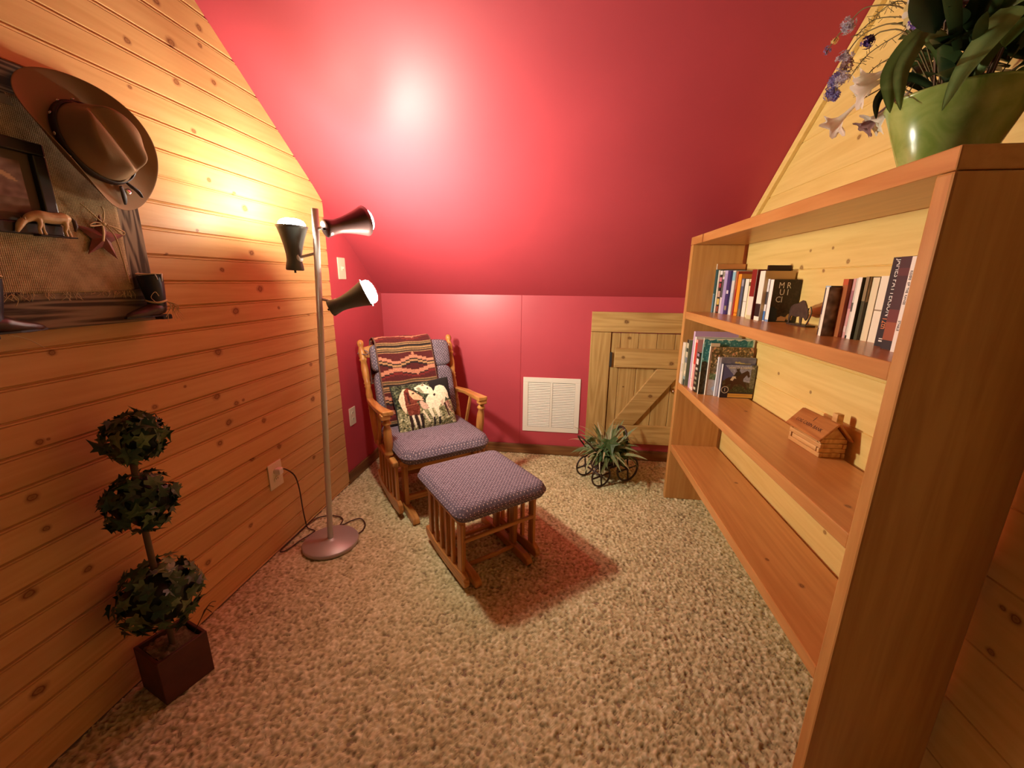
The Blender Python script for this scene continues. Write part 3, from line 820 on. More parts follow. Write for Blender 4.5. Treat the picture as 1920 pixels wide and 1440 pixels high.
# arched crest rail and back slats behind the cushion
cr = MB()
top = [(x, 0.800 + 0.062 - 0.026 * (x / 0.265) ** 2) for x in np.linspace(0.265, -0.265, 17)]
cr.prism([(-0.265, 0.775), (0.265, 0.775)] + top, -0.009, 0.009)
cr.v = [(x, 0.346 - z_ + (y - 0.84) * 0.33, y) for x, y, z_ in cr.v]
cr.build('crest_rail', M_OAKX, ch, 0.005, 2)
for x in (-0.18, -0.09, 0.0, 0.09, 0.18):
    bar((x, 0.172, 0.31), (x, 0.326, 0.79), 0.030, 0.010).build('back_slat', M_OAK, ch, 0.002, 1)
cushion(0.255, 0.262, 0.040, 30, 0.085, 0.35, Matrix.Translation((0, -0.052, 0.357))).build('seat_cushion', M_CUSH, ch)
# two-roll back cushion
B0, B1 = Vector((0, 0.158, 0.395)), Vector((0, 0.300, 0.850))
bz = (B1 - B0).normalized(); bx = Vector((1, 0, 0)); by = bz.cross(bx)
def backpt(t): return B0.lerp(B1, t)
bc = superell(0.243, 0.168, 0.040, 0.45, 0.28, 44, 18, frame(backpt(0.335), bx, bz, -by))
q = superell(0.245, 0.087, 0.044, 0.5, 0.30, 44, 18, frame(backpt(0.838), bx, bz, -by))
bc.add(q.v, q.f, True)
bc.build('back_cushion', M_CUSH, ch)
MB().tube(catmull([(-0.275, 0.31, 0.80), (-0.262, 0.285, 0.80), (-0.255, 0.27, 0.815), (-0.268, 0.33, 0.822), (-0.284, 0.355, 0.815), (-0.30, 0.335, 0.803), (-0.275, 0.31, 0.80)], 5), 0.0028, 6).build('cushion_tie', M_CUSH, ch)

# woven throw over the back
tb = thing('throw_blanket', 'red and tan patterned woven throw draped over the rocking chair back', 'blanket', (0.520, -0.618, 0.0), CA)
path = catmull([(0, 0.374, 0.600), (0, 0.376, 0.80), (0, 0.368, 0.868), (0, 0.342, 0.884), (0, 0.305, 0.896), (0, 0.250, 0.876), (0, 0.222, 0.80), (0, 0.196, 0.722), (0, 0.178, 0.66), (0, 0.132, 0.52), (0, 0.095, 0.409)], 10)
cum = [0.0]
for a, b in zip(path[:-1], path[1:]): cum.append(cum[-1] + (b - a).length)
def on_path(s_):
    d = s_ * cum[-1]
    for i in range(len(cum) - 1):
        if cum[i + 1] >= d or i == len(cum) - 2:
            return path[i].lerp(path[i + 1], (d - cum[i]) / max(1e-9, cum[i + 1] - cum[i]))
NU, NV = 110, 230
def tp(u, v):
    p = on_path(v)
    xl = -0.232 + 0.020 * v; xr = 0.108 + 0.020 * v
    return (xl + (xr - xl) * u, p.y - 0.004 * math.sin(u * 9 + v * 7), p.z + 0.002 * math.sin(u * 14))
vs, fs = sheet(tp, NU, NV)
mb = MB(); mb.add(vs, fs, True)
me = bpy.data.meshes.new('woven_cloth'); me.from_pydata(mb.v, [], mb.f); me.polygons.foreach_set('use_smooth', [True] * len(mb.f))
U, V = np.meshgrid(np.linspace(0, 1, NU), np.linspace(0, 1, NV))
f0 = 0.36                                   # where the sheet comes over the top
T = (V - f0) / (1 - f0)
T2 = np.abs(T)
red, dred, pink, tan, olive, blk, grey = (118, 34, 28), (84, 24, 22), (196, 128, 98), (176, 132, 88), (92, 72, 44), (36, 22, 20), (110, 78, 62)
Cc = np.tile(np.array(dred, float), (NV, NU, 1))
def band(lo, hi, c, cond=None):
    m_ = (T2 >= lo) & (T2 < hi)
    if cond is not None: m_ &= cond
    Cc[m_] = c
def steps(c0, per, amp, n=4):
    ph = np.abs(((U * per) % 1) - 0.5) * 2
    return c0 + np.floor(ph * n) / n * amp
per0 = 0.62
Tm = T2
for base in (0.0, 0.40, 0.80):
    a = base
    s1 = steps(a + 0.015, 1.6, 0.060)
    Cc[(Tm > s1) & (Tm < s1 + 0.040)] = pink
    Cc[(Tm > s1 + 0.040) & (Tm < s1 + 0.052)] = blk
    Cc[(Tm > s1 + 0.052) & (Tm < s1 + 0.075)] = red
    for k, (lo, hi, c) in enumerate(((0.155, 0.163, tan), (0.163, 0.178, olive), (0.178, 0.186, tan), (0.186, 0.205, blk), (0.205, 0.213, olive), (0.213, 0.228, tan), (0.228, 0.240, olive), (0.240, 0.248, tan), (0.248, 0.262, blk), (0.262, 0.268, tan))):
        Cc[(Tm > a + lo) & (Tm < a + hi)] = c
    s2 = steps(a + 0.345, 1.6, -0.055)
    Cc[(Tm > s2) & (Tm < s2 + 0.034)] = pink
    Cc[(Tm > s2 + 0.034) & (Tm < s2 + 0.046)] = blk
    Cc[(Tm > s2 + 0.046) & (Tm < s2 + 0.064)] = tan
    Cc[(Tm > s2 + 0.064) & (Tm < s2 + 0.085)] = blk
    d1 = np.abs(U - 0.62) * 0.34 + np.abs(Tm - a - 0.285) * 0.5
    Cc[d1 < 0.011] = pink
    d2 = np.abs(U - 0.66) * 0.34 + np.abs(Tm - a - 0.10) * 0.5
    Cc[d2 < 0.009] = pink
Cc[(U < 0.02) | (U > 0.985)] = grey
Cc *= (0.86 + 0.22 * RNG.random((NV, NU, 1)))
paint(me, np.clip(Cc.reshape(-1, 3), 0, 255))
me.materials.append(M_WOVEN)
bo = link('woven_cloth', me, tb)
so = bo.modifiers.new('solid', 'SOLIDIFY'); so.thickness = 0.004; so.offset = 1

# pillow with two horses
pc = Vector((-0.015, 0.030, 0.520))
tilt = math.atan2(0.105, 0.27)
pz = Vector((-0.05, math.sin(tilt), math.cos(tilt))).normalized()
px_ = Vector((1, 0, 0)); px_ = (px_ - pz * px_.dot(pz)).normalized()
pn = px_.cross(pz)           # front normal (-y)
pil = thing('throw_pillow', 'square tapestry pillow showing a white horse and a brown horse on the chair', 'pillow', (0.520, -0.618, 0.0), CA)
NP = 150
Us, Vs = np.meshgrid(np.linspace(0, 1, NP), np.linspace(0, 1, NP))
def pill(side):
    vs = []
    for j in range(NP):
        for i in range(NP):
            u, v = Us[j, i] * 2 - 1, Vs[j, i] * 2 - 1
            pin = 1 - 0.05 * (1 - abs(v)) ** 1 * abs(u) ** 3; pin2 = 1 - 0.05 * (1 - abs(u)) * abs(v) ** 3
            k = max(0.0, (1 - abs(u) ** 3.0)) ** 0.55 * max(0.0, (1 - abs(v) ** 3.0)) ** 0.55
            vs.append(pc + px_ * (u * 0.172 * pin) + pz * (v * 0.142 * pin2) + pn * side * (0.004 + 0.040 * k))
    fs = [(j * NP + i, j * NP + i + 1, (j + 1) * NP + i + 1, (j + 1) * NP + i) for j in range(NP - 1) for i in range(NP - 1)]
    return vs, fs
n1_ = norm(blur(RNG.standard_normal((NP, NP)), 3)); n2_ = norm(blur(RNG.standard_normal((NP, NP)), 14))
grass = np.array((132, 126, 88), float)[None, None] + n1_[..., None] * np.array((34, 30, 26)) + n2_[..., None] * 16
forest = np.array((62, 66, 44), float)[None, None] + n1_[..., None] * np.array((26, 26, 20)) + n2_[..., None] * 16
Ph = np.where((Vs > 0.52)[..., None], forest, grass)
Ph[spots(NP, NP, 2, 1.4) & (Vs < 0.32)] = (222, 214, 176)
Ph[(Vs > 0.72) & (Us > 0.62)] = (22, 17, 13)
Ph[inpoly(Us, Vs, [(0.86, 0.95), (1.0, 1.0), (1.0, 0.5), (0.93, 0.55)])] = (26, 20, 16)
def poly(pts, col, jit=9):
    m_ = inpoly(Us, Vs, pts)
    Ph[m_] = np.array(col, float) + (n1_[m_][:, None] * jit)
white, shade_w, brn, dbrn, pale = (238, 224, 190), (206, 178, 150), (112, 44, 26), (60, 24, 16), (232, 202, 164)
# far legs
poly([(0.80, 0.50), (0.84, 0.50), (0.875, 0.20), (0.85, 0.19)], dbrn); poly([(0.87, 0.52), (0.91, 0.52), (0.955, 0.26), (0.93, 0.25)], (150, 100, 84))
poly([(0.83, 0.50), (0.87, 0.50), (0.90, 0.30), (0.88, 0.30)], (190, 140, 120))
# white horse body, rump, neck, legs
poly([(0.50, 0.62), (0.56, 0.70), (0.66, 0.74), (0.72, 0.85), (0.80, 0.865), (0.88, 0.82), (0.925, 0.70), (0.935, 0.56), (0.90, 0.55), (0.86, 0.60), (0.83, 0.50), (0.78, 0.44), (0.74, 0.47), (0.70, 0.42), (0.60, 0.42), (0.53, 0.44), (0.49, 0.52)], white)
poly([(0.60, 0.45), (0.705, 0.47), (0.69, 0.30), (0.695, 0.22), (0.66, 0.21), (0.64, 0.30)], white)
poly([(0.665, 0.22), (0.70, 0.22), (0.69, 0.06), (0.655, 0.06)], (34, 24, 18))
poly([(0.50, 0.42), (0.56, 0.45), (0.60, 0.22), (0.565, 0.20)], white); poly([(0.57, 0.24), (0.60, 0.24), (0.60, 0.07), (0.565, 0.06)], (40, 28, 22))
poly([(0.74, 0.52), (0.80, 0.56), (0.80, 0.44), (0.76, 0.42)], shade_w)
# white horse head laid over the other's neck
poly([(0.36, 0.90), (0.44, 0.94), (0.53, 0.955), (0.58, 0.90), (0.64, 0.84), (0.665, 0.74), (0.60, 0.71), (0.50, 0.74), (0.42, 0.80), (0.36, 0.85)], white)
poly([(0.47, 0.92), (0.53, 0.96), (0.53, 0.90)], (120, 96, 70)); poly([(0.56, 0.85), (0.59, 0.86), (0.59, 0.825), (0.565, 0.825)], (30, 20, 16)); poly([(0.64, 0.69), (0.68, 0.71), (0.68, 0.66), (0.65, 0.655)], (40, 26, 20))
poly([(0.38, 0.88), (0.44, 0.89), (0.50, 0.76), (0.44, 0.76)], (150, 140, 110))
# brown and white horse
poly([(0.06, 0.70), (0.10, 0.80), (0.17, 0.90), (0.24, 0.90), (0.20, 0.78), (0.18, 0.60), (0.14, 0.40), (0.09, 0.50)], pale)
poly([(0.17, 0.85), (0.24, 0.92), (0.32, 0.84), (0.44, 0.70), (0.47, 0.66), (0.45, 0.60), (0.38, 0.62), (0.34, 0.60), (0.38, 0.50), (0.36, 0.36), (0.26, 0.30), (0.17, 0.38), (0.15, 0.56)], brn)
poly([(0.25, 0.88), (0.31, 0.84), (0.43, 0.70), (0.475, 0.66), (0.455, 0.605), (0.39, 0.63), (0.30, 0.66), (0.25, 0.76)], (226, 178, 138))
poly([(0.20, 0.82), (0.235, 0.82), (0.235, 0.58), (0.21, 0.56)], (70, 22, 16)); poly([(0.29, 0.79), (0.33, 0.80), (0.33, 0.77), (0.30, 0.765)], (50, 22, 16)); poly([(0.44, 0.66), (0.47, 0.67), (0.47, 0.635), (0.45, 0.635)], (36, 20, 16))
poly([(0.16, 0.575), (0.38, 0.575), (0.38, 0.56), (0.16, 0.555)], (150, 90, 60))
poly([(0.38, 0.60), (0.44, 0.60), (0.52, 0.50), (0.52, 0.43), (0.45, 0.42), (0.40, 0.48)], (214, 176, 150))
for x0, x1, c in ((0.17, 0.19, (50, 24, 18)), (0.25, 0.31, (46, 24, 18)), (0.35, 0.37, (40, 22, 16))):
    poly([(x0, 0.36), (x0 + 0.055, 0.36), (x1 + 0.03, 0.03), (x1 - 0.005, 0.02)], c)
poly([(0.215, 0.36), (0.255, 0.36), (0.275, 0.10), (0.25, 0.10)], (230, 214, 186)); poly([(0.31, 0.34), (0.345, 0.34), (0.36, 0.12), (0.34, 0.12)], (222, 196, 166)); poly([(0.40, 0.40), (0.43, 0.42), (0.52, 0.16), (0.50, 0.14)], (232, 214, 180))
vs, fs = pill(1)
me = bpy.data.meshes.new('picture_face'); me.from_pydata([tuple(p) for p in vs], [], fs); me.polygons.foreach_set('use_smooth', [True] * len(fs))
paint(me, np.clip(Ph.reshape(-1, 3), 0, 255)); me.materials.append(M_WOVEN)
link('picture_face', me, pil)
vs, fs = pill(-1)
pb = MB(); pb.add(vs, [f[::-1] for f in fs], True)
pb.build('back_face', plain('black pillow backing', (0.02, 0.018, 0.016), 0.9), pil)
edge_ = [vs[i] for i in range(NP)] + [vs[j * NP + NP - 1] for j in range(1, NP)] + [vs[(NP - 1) * NP + i] for i in range(NP - 2, -1, -1)] + [vs[j * NP] for j in range(NP - 2, 0, -1)]
MB().tube(edge_[::3], 0.0045, 6, None, False, True).build('piping', plain('black piping', (0.015, 0.013, 0.012), 0.8), pil)

# ------------------------------------------------------------------ glider ottoman
ot = thing('footstool', 'glider footstool with dotted cushion standing in front of the rocking chair', 'footstool', (0.923, -1.137, 0.0), 0.706)
cushion(0.222, 0.236, 0.034, 30, 0.055, 0.18, Matrix.Translation((0, 0, 0.350))).build('seat_cushion', M_CUSH, ot)
for s in (-1, 1):
    MB().box((s * 0.178 - 0.015, -0.180, 0.288), (s * 0.178 + 0.015, 0.180, 0.316)).build('seat_rail', M_OAKY, ot, 0.006, 2)
    prf = [(-0.206, 0.016), (-0.214, 0.036), (-0.206, 0.060), (-0.18, 0.072), (-0.10, 0.062), (0.0, 0.060), (0.10, 0.062), (0.17, 0.078), (0.198, 0.082), (0.205, 0.060), (0.185, 0.035), (0.08, 0.016), (0.0, 0.012), (-0.12, 0.012)]
    rl = MB(); rl.prism(prf, -0.013, 0.013)
    rl.v = [(s * 0.178 + z_, y, x) for y, x, z_ in rl.v]
    rl.build('bottom_rail', M_OAKY, ot, 0.005, 2)
    for yy, wd in ((-0.160, 0.019), (-0.085, 0.009), (-0.028, 0.009), (0.030, 0.009), (0.088, 0.009), (0.150, 0.015)):
        MB().box((s * 0.178 - 0.0075, yy - wd, 0.060), (s * 0.178 + 0.0075, yy + wd, 0.289)).build('side_slat', M_OAK, ot, 0.002, 1)
    rb = MB(); rb.prism([(-0.215, 0.0), (-0.222, 0.012), (-0.212, 0.030), (-0.18, 0.040), (0.18, 0.042), (0.20, 0.03), (0.205, 0.0)], -0.016, 0.016)
    rb.v = [(s * 0.128 + z_, y, x) for y, x, z_ in rb.v]
    rb.build('base_runner', M_OAKY, ot, 0.005, 2)
    for yy in (-0.075, 0.075):
        MB().box((s * 0.132 - 0.010, yy - 0.02, 0.038), (s * 0.132 + 0.010, yy + 0.02, 0.262)).build('base_post', M_OAK, ot, 0.003, 1)
    MB().box((s * 0.132 - 0.010, -0.11, 0.2625), (s * 0.132 + 0.010, 0.11, 0.280)).build('base_rail', M_OAKY, ot, 0.003, 1)
for yy, zz in ((-0.100, 0.030), (0.100, 0.030)):
    MB().tube([(-0.114, yy, zz), (0.114, yy, zz)], 0.010, 10).build('stretcher', M_OAKX, ot)
for yy in (-0.172, 0.172):
    MB().box((-0.1705, yy - 0.008, 0.200), (0.1705, yy + 0.008, 0.216)).build('cross_rail', M_OAKX, ot, 0.003, 1)
for yy in (-0.10, 0.0, 0.10):
    MB().box((-0.163, yy - 0.03, 0.300), (0.163, yy + 0.03, 0.314)).build('seat_slat', M_OAKX, ot, 0.002, 1)

# ------------------------------------------------------------------ bookcase
BX0, BX1, BYL, BYR, BZT = 1.8971, 2.145, -0.4883, -1.9481, 1.4494
bk = thing('bookcase', 'tall open pine bookcase with thick boards against the right gable wall', 'bookcase', (2.02, -1.218, 0.0))
BO = Vector((2.02, -1.218, 0.0))
def bpart(name, lo, hi, mat, ks=(), bev=0.003):
    lo = Vector(lo) - BO; hi = Vector(hi) - BO
    o = MB().box(lo, hi).build(name, mat, bk, bev, 2)
    set_knots(o, list(ks)[:4]); return o
BT = 0.038
side_k = [(-0.062, 0.615, 0.0158), (-0.013, 0.752, 0.0151), (-0.025, 0.316, 0.0171), (0.023, 1.169, 0.0187)]
bpart('side_panel', (BX0, BYL - BT, 0), (BX1, BYL, BZT - BT - 0.0005), M_SHELF_Z, [(-0.09, 1.17, 0.010), (-0.05, 0.55, 0.012)])
# near upright: its front corner is softly worn
bpart('side_panel', (BX0, BYR, 0), (BX1, BYR + BT, BZT - BT - 0.0005), M_SHELF_Z, side_k, 0.005)
bpart('top_board', (BX0, BYR - 0.001, BZT - BT), (BX1, BYL + 0.001, BZT), M_SHELF_Y, [(0.55, -0.125, 0.010), (0.1, 0.02, 0.012)])
for zz, ks in ((1.0809, [(-0.35, 0.0, 0.010)]), (0.7009, [(-0.567, -0.045, 0.010), (0.2, 0.03, 0.010)]), (0.338, [(-0.404, -0.003, 0.012), (0.26, 0.064, 0.010), (-0.29, -0.05, 0.008)])):
    bpart('shelf', (BX0 + 0.003, BYR + BT + 0.001, zz - BT), (BX1, BYL - BT - 0.001, zz), M_SHELF_Y, ks)

# ------------------------------------------------------------------ books
_mats = {}
def solid(rgb, rough=0.45):
    k = (rgb, rough)
    if k not in _mats: _mats[k] = plain('book cover %d' % len(_mats), srgb(*rgb), rough)
    return _mats[k]

def letters(txt, size, M, mat, parent, depth=0.0004, name='lettering', sx=1.0):
    cu = bpy.data.curves.new('lettering', 'FONT'); cu.body = txt; cu.size = size; cu.extrude = depth
    cu.align_x = 'CENTER'; cu.align_y = 'CENTER'; cu.resolution_u = 2
    o = bpy.data.objects.new('tmp', cu); COL.objects.link(o)
    me_ = bpy.data.meshes.new_from_object(o)
    bpy.data.objects.remove(o); bpy.data.curves.remove(cu)
    me_.transform(Matrix.Diagonal((sx, 1, 1, 1))); me_.transform(M)
    me_.materials.clear(); me_.materials.append(mat)
    return link(name, me_, parent)

def art(parent, name, x0, x1, z0, z1, y, fn, n=60, mat=None, asp=None):
    """flat print on a cover facing -y"""
    m2 = max(8, int(n * (z1 - z0) / (x1 - x0)))
    u, v = np.meshgrid(np.linspace(0, 1, n), np.linspace(0, 1, m2))
    vs = np.stack([x0 + (x1 - x0) * u, np.full_like(u, y), z0 + (z1 - z0) * v], -1).reshape(-1, 3)
    fs = [(j * n + i, j * n + i + 1, (j + 1) * n + i + 1, (j + 1) * n + i) for j in range(m2 - 1) for i in range(n - 1)]
    me_ = bpy.data.meshes.new(name); me_.from_pydata(vs.tolist(), [], fs)
    paint(me_, np.clip(fn(u, v).reshape(-1, 3), 0, 255)); me_.materials.append(mat or M_PRINT)
    return link(name, me_, parent)

def noise_like(u, k): return norm(blur(RNG.standard_normal(u.shape), k))

def book(label, grp, xs, ya, yb, zb, h, depth, spine, cover=None, bands=(), hard=False, label_art=None, name='book', lean=0.0):
    """standing book: spine faces the room (-x), ya is its far side, yb its near side"""
    th = abs(yb - ya)
    t = thing(name, label, 'book', (xs, (ya + yb) / 2, zb), 0, grp)
    if lean: t.rotation_euler = (lean, 0, 0)
    ct = min(0.0022 if hard else 0.0010, th * 0.2)
    ov = 0.003 if hard else 0.0
    cm = MB()
    cm.box((0.0, -th / 2, 0.0), (ct, th / 2, h))
    MB_s = cm.build('spine', solid(spine), t)
    cc = solid(cover or spine)
    MB().box((ct, -th / 2, 0), (depth, -th / 2 + ct, h)).box((ct, th / 2 - ct, 0), (depth, th / 2, h)).build('cover', cc, t)
    MB().box((ct, -th / 2 + ct, ov + 0.0005), (depth - 0.001 - ov, th / 2 - ct, h - ov - 0.0008)).build('page_block', M_PAGES, t)
    for (f0_, f1_, c) in bands:
        MB().box((-0.0004, -th / 2 + 0.0003, h * f0_), (0.0, th / 2 - 0.0003, h * f1_)).build('spine_band', solid(c), MB_s)
    if label_art: label_art(t, depth, th, h)
    return t

def spine_text(t, txt, size, zc, mat, sx=1.0, up=False):
    # reads downwards along the spine; spine faces -x
    if up: Mx = frame((-0.0006, 0, zc), (0, 0, 1), (0, 1, 0), (-1, 0, 0))
    else: Mx = frame((-0.0006, 0, zc), (0, 0, -1), (0, -1, 0), (-1, 0, 0))
    letters(txt, size, Mx, mat, t, 0.0002, 'lettering', sx)

Z2, Z3, Z4 = 1.0809, 0.7009, 0.338
GU, GR, GL = 'books on the left of the upper shelf', 'books on the right of the upper shelf', 'books on the middle shelf'
D = 0.002
b = book('tallest tan book against the left upright of the upper shelf', GU, 2.022, -0.528, -0.536, Z2, 0.238, 0.135, (226, 214, 190), (196, 128, 70), hard=True)
book('teal hardback with a pale edge beside the tall tan book', GU, 2.018, -0.538, -0.560, Z2, 0.211, 0.132, (34, 78, 82), (40, 84, 86), [(0.0, 0.42, (92, 128, 146)), (0.42, 0.44, (150, 170, 170))], hard=True)
book('slim white book between the teal hardback and the patchwork spine', GU, 2.024, -0.561, -0.575, Z2, 0.207, 0.13, (232, 222, 202), (214, 200, 176))
book('book with a dark multicoloured patchwork spine', GU, 2.028, -0.576, -0.606, Z2, 0.206, 0.128, (40, 26, 26), (58, 36, 34),
     [(0.03, 0.16, (140, 70, 50)), (0.20, 0.34, (206, 178, 92)), (0.38, 0.52, (196, 160, 140)), (0.60, 0.70, (150, 48, 58)), (0.74, 0.84, (206, 120, 140)), (0.90, 0.99, (228, 226, 224))])
book('pale grey book with a dark line down its spine', GU, 2.030, -0.607, -0.632, Z2, 0.204, 0.126, (214, 206, 206), (190, 178, 170), [(0.38, 0.80, (92, 84, 84)), (0.86, 0.97, (150, 142, 128))])
book('lavender book in the middle of the left group', GU, 2.030, -0.633, -0.667, Z2, 0.204, 0.126, (168, 152, 200), (150, 134, 180), [(0.93, 1.0, (190, 178, 214))])
book('deep purple book with white specks on its spine', GU, 2.034, -0.668, -0.690, Z2, 0.201, 0.124, (62, 46, 104), (62, 46, 104), [(0.48, 0.56, (214, 208, 216)), (0.1, 0.2, (150, 138, 110))])
book('white book with a sky blue top beside the red sliver', GU, 2.044, -0.691, -0.722, Z2, 0.202, 0.115, (216, 214, 206), (200, 190, 170), [(0.78, 0.97, (140, 190, 204)), (0.30, 0.5, (196, 204, 206))])
book('narrow red book left of the orange one', GU, 2.050, -0.723, -0.737, Z2, 0.198, 0.11, (168, 40, 30), (150, 60, 40), [(0.6, 1.0, (190, 96, 46))])
book('orange paperback on the upper shelf', GU, 2.052, -0.738, -0.772, Z2, 0.186, 0.108, (232, 150, 40), (206, 140, 60), [(0.05, 0.09, (200, 110, 30))])
book('dark blue grey paperback right of the orange one', GU, 2.056, -0.773, -0.796, Z2, 0.166, 0.105, (82, 92, 118), (74, 66, 62), [(0.8, 0.97, (150, 150, 160)), (0.0, 0.2, (110, 110, 98))])
book('thick white paperback, first of the three pale ones', GU, 2.062, -0.797, -0.832, Z2, 0.164, 0.10, (240, 232, 214), (80, 40, 30), [(0.4, 0.42, (180, 170, 150))])
book('cream paperback with a tiny dark emblem, middle of the pale ones', GU, 2.064, -0.833, -0.866, Z2, 0.164, 0.098, (240, 226, 178), (90, 44, 30), [(0.82, 0.92, (96, 84, 40))])
book('cream paperback with red ornaments near the top of its spine', GU, 2.064, -0.867, -0.902, Z2, 0.162, 0.098, (236, 214, 176), (100, 52, 36), [(0.80, 0.96, (196, 116, 88)), (0.60, 0.72, (206, 132, 96)), (0.0, 0.36, (210, 130, 90))])
book('book with a dark red upper half and white lower half', GU, 2.040, -0.904, -0.948, Z2, 0.201, 0.118, (226, 216, 198), (120, 40, 34), [(0.46, 1.0, (132, 28, 24)), (0.0, 0.08, (206, 196, 150))], hard=True)
book('dark book standing high behind the white hardback', GU, 2.075, -0.950, -0.962, Z2, 0.217, 0.085, (44, 14, 16), (40, 12, 14), hard=True)
book('large white hardback with a tan jacket and a black oval on its spine', GU, 2.046, -0.964, -1.006, Z2, 0.194, 0.112, (236, 228, 210), (206, 172, 116), [(0.08, 0.34, (34, 24, 20))], hard=True)
book('thin white and blue paperback before the black covered one', GU, 2.060, -1.008, -1.023, Z2, 0.163, 0.10, (222, 222, 222), (160, 130, 100), [(0.02, 0.24, (70, 120, 180)), (0.4, 0.7, (60, 56, 60))])
def cov_black(t, depth, th, h):
    y = -th / 2 - 0.0004
    def fn(u, v):
        c = np.tile(np.array((38, 18, 12), float), u.shape + (1,))
        c += noise_like(u, 3)[..., None] * 7
        c[inpoly(u, v, [(0.0, 0.0), (0.28, 0.0), (0.26, 0.30), (0.1, 0.36), (0.0, 0.35)])] = (20, 34, 46)
        c[inpoly(u, v, [(0.62, 0.12), (0.70, 0.20), (0.80, 0.12), (0.88, 0.20), (0.84, 0.05), (0.70, 0.04)])] = (206, 170, 110)
        c[inpoly(u, v, [(0.3, 0.02), (0.62, 0.02), (0.66, 0.10), (0.45, 0.14), (0.32, 0.10)])] = (200, 160, 120)
        return c
    art(t, 'front_print', 0.002, depth - 0.001, 0.001, h - 0.001, y, fn, 50)
    for row, (zz, txt) in enumerate(((0.86, 'M R'), (0.70, 'U I'), (0.53, 'CI'))):
        letters(txt, 0.032, frame((depth * (0.42 if row < 2 else 0.28), y - 0.0004, h * zz), (1, 0, 0), (0, 0, 1), (0, -1, 0)), M_INKW, t, 0.0002, 'lettering', 0.85)
book('black covered book with pale capital letters facing the room', GU, 2.062, -1.025, -1.050, Z2, 0.161, 0.10, (240, 236, 226), (30, 14, 10), [(0.0, 0.05, (120, 150, 190))], label_art=cov_black)

# bison bookend: silhouette plate on a foot
bi = thing('bison_bookend', 'dark metal bison silhouette bookend at the end of the left books', 'bookend', (2.098, -1.185, Z2))
prof = [(0.050, 0.006), (0.047, 0.030), (0.040, 0.034), (0.010, 0.030), (-0.012, 0.034), (-0.018, 0.006), (-0.028, 0.006), (-0.027, 0.032), (-0.040, 0.030), (-0.052, 0.022), (-0.060, 0.030), (-0.062, 0.044),
        (-0.057, 0.056), (-0.060, 0.066), (-0.052, 0.062), (-0.044, 0.074), (-0.030, 0.088), (-0.016, 0.090), (0.010, 0.078), (0.034, 0.074), (0.050, 0.066), (0.060, 0.046), (0.057, 0.044), (0.054, 0.054), (0.058, 0.034), (0.060, 0.006)]
m = MB(); m.prism(prof, -0.002, 0.002)
m.v = [(z_, x, y) for x, y, z_ in m.v]
M_IRON = plain('brown cast iron', (0.075, 0.055, 0.035), 0.45, metal=0.5, var=0.3, vscale=50)
m.build('bison', M_IRON, bi, 0.0015, 2)
MB().box((-0.004, -0.062, 0.0), (0.030, 0.064, 0.006)).build('foot_plate', M_IRON, bi, 0.001, 1)
MB().tube(catmull([(0, -0.055, 0.005), (0.002, -0.068, 0.03), (0.002, -0.074, 0.052), (0.001, -0.066, 0.070)], 5), 0.0022, 6).build('wire', M_IRON, bi)

book('navy paperback with a pale blue edge, leftmost of the right group', GR, 2.020, -1.450, -1.474, Z2, 0.141, 0.10, (32, 44, 62), (34, 46, 64), [(0.0, 0.14, (40, 32, 30)), (0.14, 0.42, (150, 140, 124)), (0.96, 1.0, (150, 180, 200))])
def cov_marble(t, depth, th, h):
    def fn(u, v):
        n = noise_like(u, 3)[..., None]; n2 = noise_like(u, 9)[..., None]
        return np.array((126, 106, 74.0)) + n * 10 + n2 * 20
    art(t, 'front_print', 0.002, depth - 0.001, 0.001, h - 0.001, -th / 2 - 0.0004, fn, 40)
book('book with a mottled grey brown cover sticking out beside the navy one', GR, 2.008, -1.476, -1.488, Z2, 0.138, 0.105, (236, 228, 206), (120, 100, 72), label_art=cov_marble)
book('rust brown hardback in the right group', GR, 2.040, -1.490, -1.512, Z2, 0.160, 0.112, (164, 92, 42), (160, 86, 40), [(0.90, 1.0, (190, 84, 36))], hard=True)
book('pink speckled slim paperback beside the rust brown hardback', GR, 2.050, -1.513, -1.525, Z2, 0.161, 0.10, (212, 156, 150), (190, 140, 130), [(0.5, 0.8, (170, 110, 116)), (0.1, 0.2, (220, 190, 180))])
book('grey white paperback with a black label at the foot', GR, 2.050, -1.526, -1.538, Z2, 0.162, 0.10, (208, 200, 186), (170, 160, 140), [(0.0, 0.05, (30, 24, 22)), (0.45, 0.60, (90, 84, 76))])
book('bright white paperback in the middle of the right group', GR, 2.046, -1.539, -1.553, Z2, 0.164, 0.105, (240, 234, 216), (60, 60, 36))
def cov_olive(t, depth, th, h):
    def fn(u, v):
        c = np.tile(np.array((150, 124, 84), float), u.shape + (1,)) + noise_like(u, 5)[..., None] * 8
        c[(v < 0.66 - 0.25 * np.abs(u - 0.25))] = (52, 48, 26)
        c[inpoly(u, v, [(0.1, 0.6), (0.2, 0.75), (0.35, 0.72), (0.4, 0.55), (0.36, 0.3), (0.2, 0.2)])] = (26, 18, 12)
        return c
    art(t, 'front_print', 0.002, depth - 0.001, 0.001, h - 0.001, -th / 2 - 0.0004, fn, 40)
book('olive and tan paperback with a dark horse shape on its cover', GR, 2.054, -1.555, -1.567, Z2, 0.166, 0.104, (70, 66, 36), (90, 78, 46), [(0.62, 1.0, (150, 124, 84))], label_art=cov_olive)
book('cream paperback right of the olive one', GR, 2.062, -1.568, -1.592, Z2, 0.164, 0.098, (232, 216, 176), (150, 110, 70))
book('thick ivory paperback with a fine line across its spine', GR, 2.064, -1.593, -1.620, Z2, 0.167, 0.096, (236, 226, 200), (160, 130, 90), [(0.48, 0.50, (150, 130, 100))])
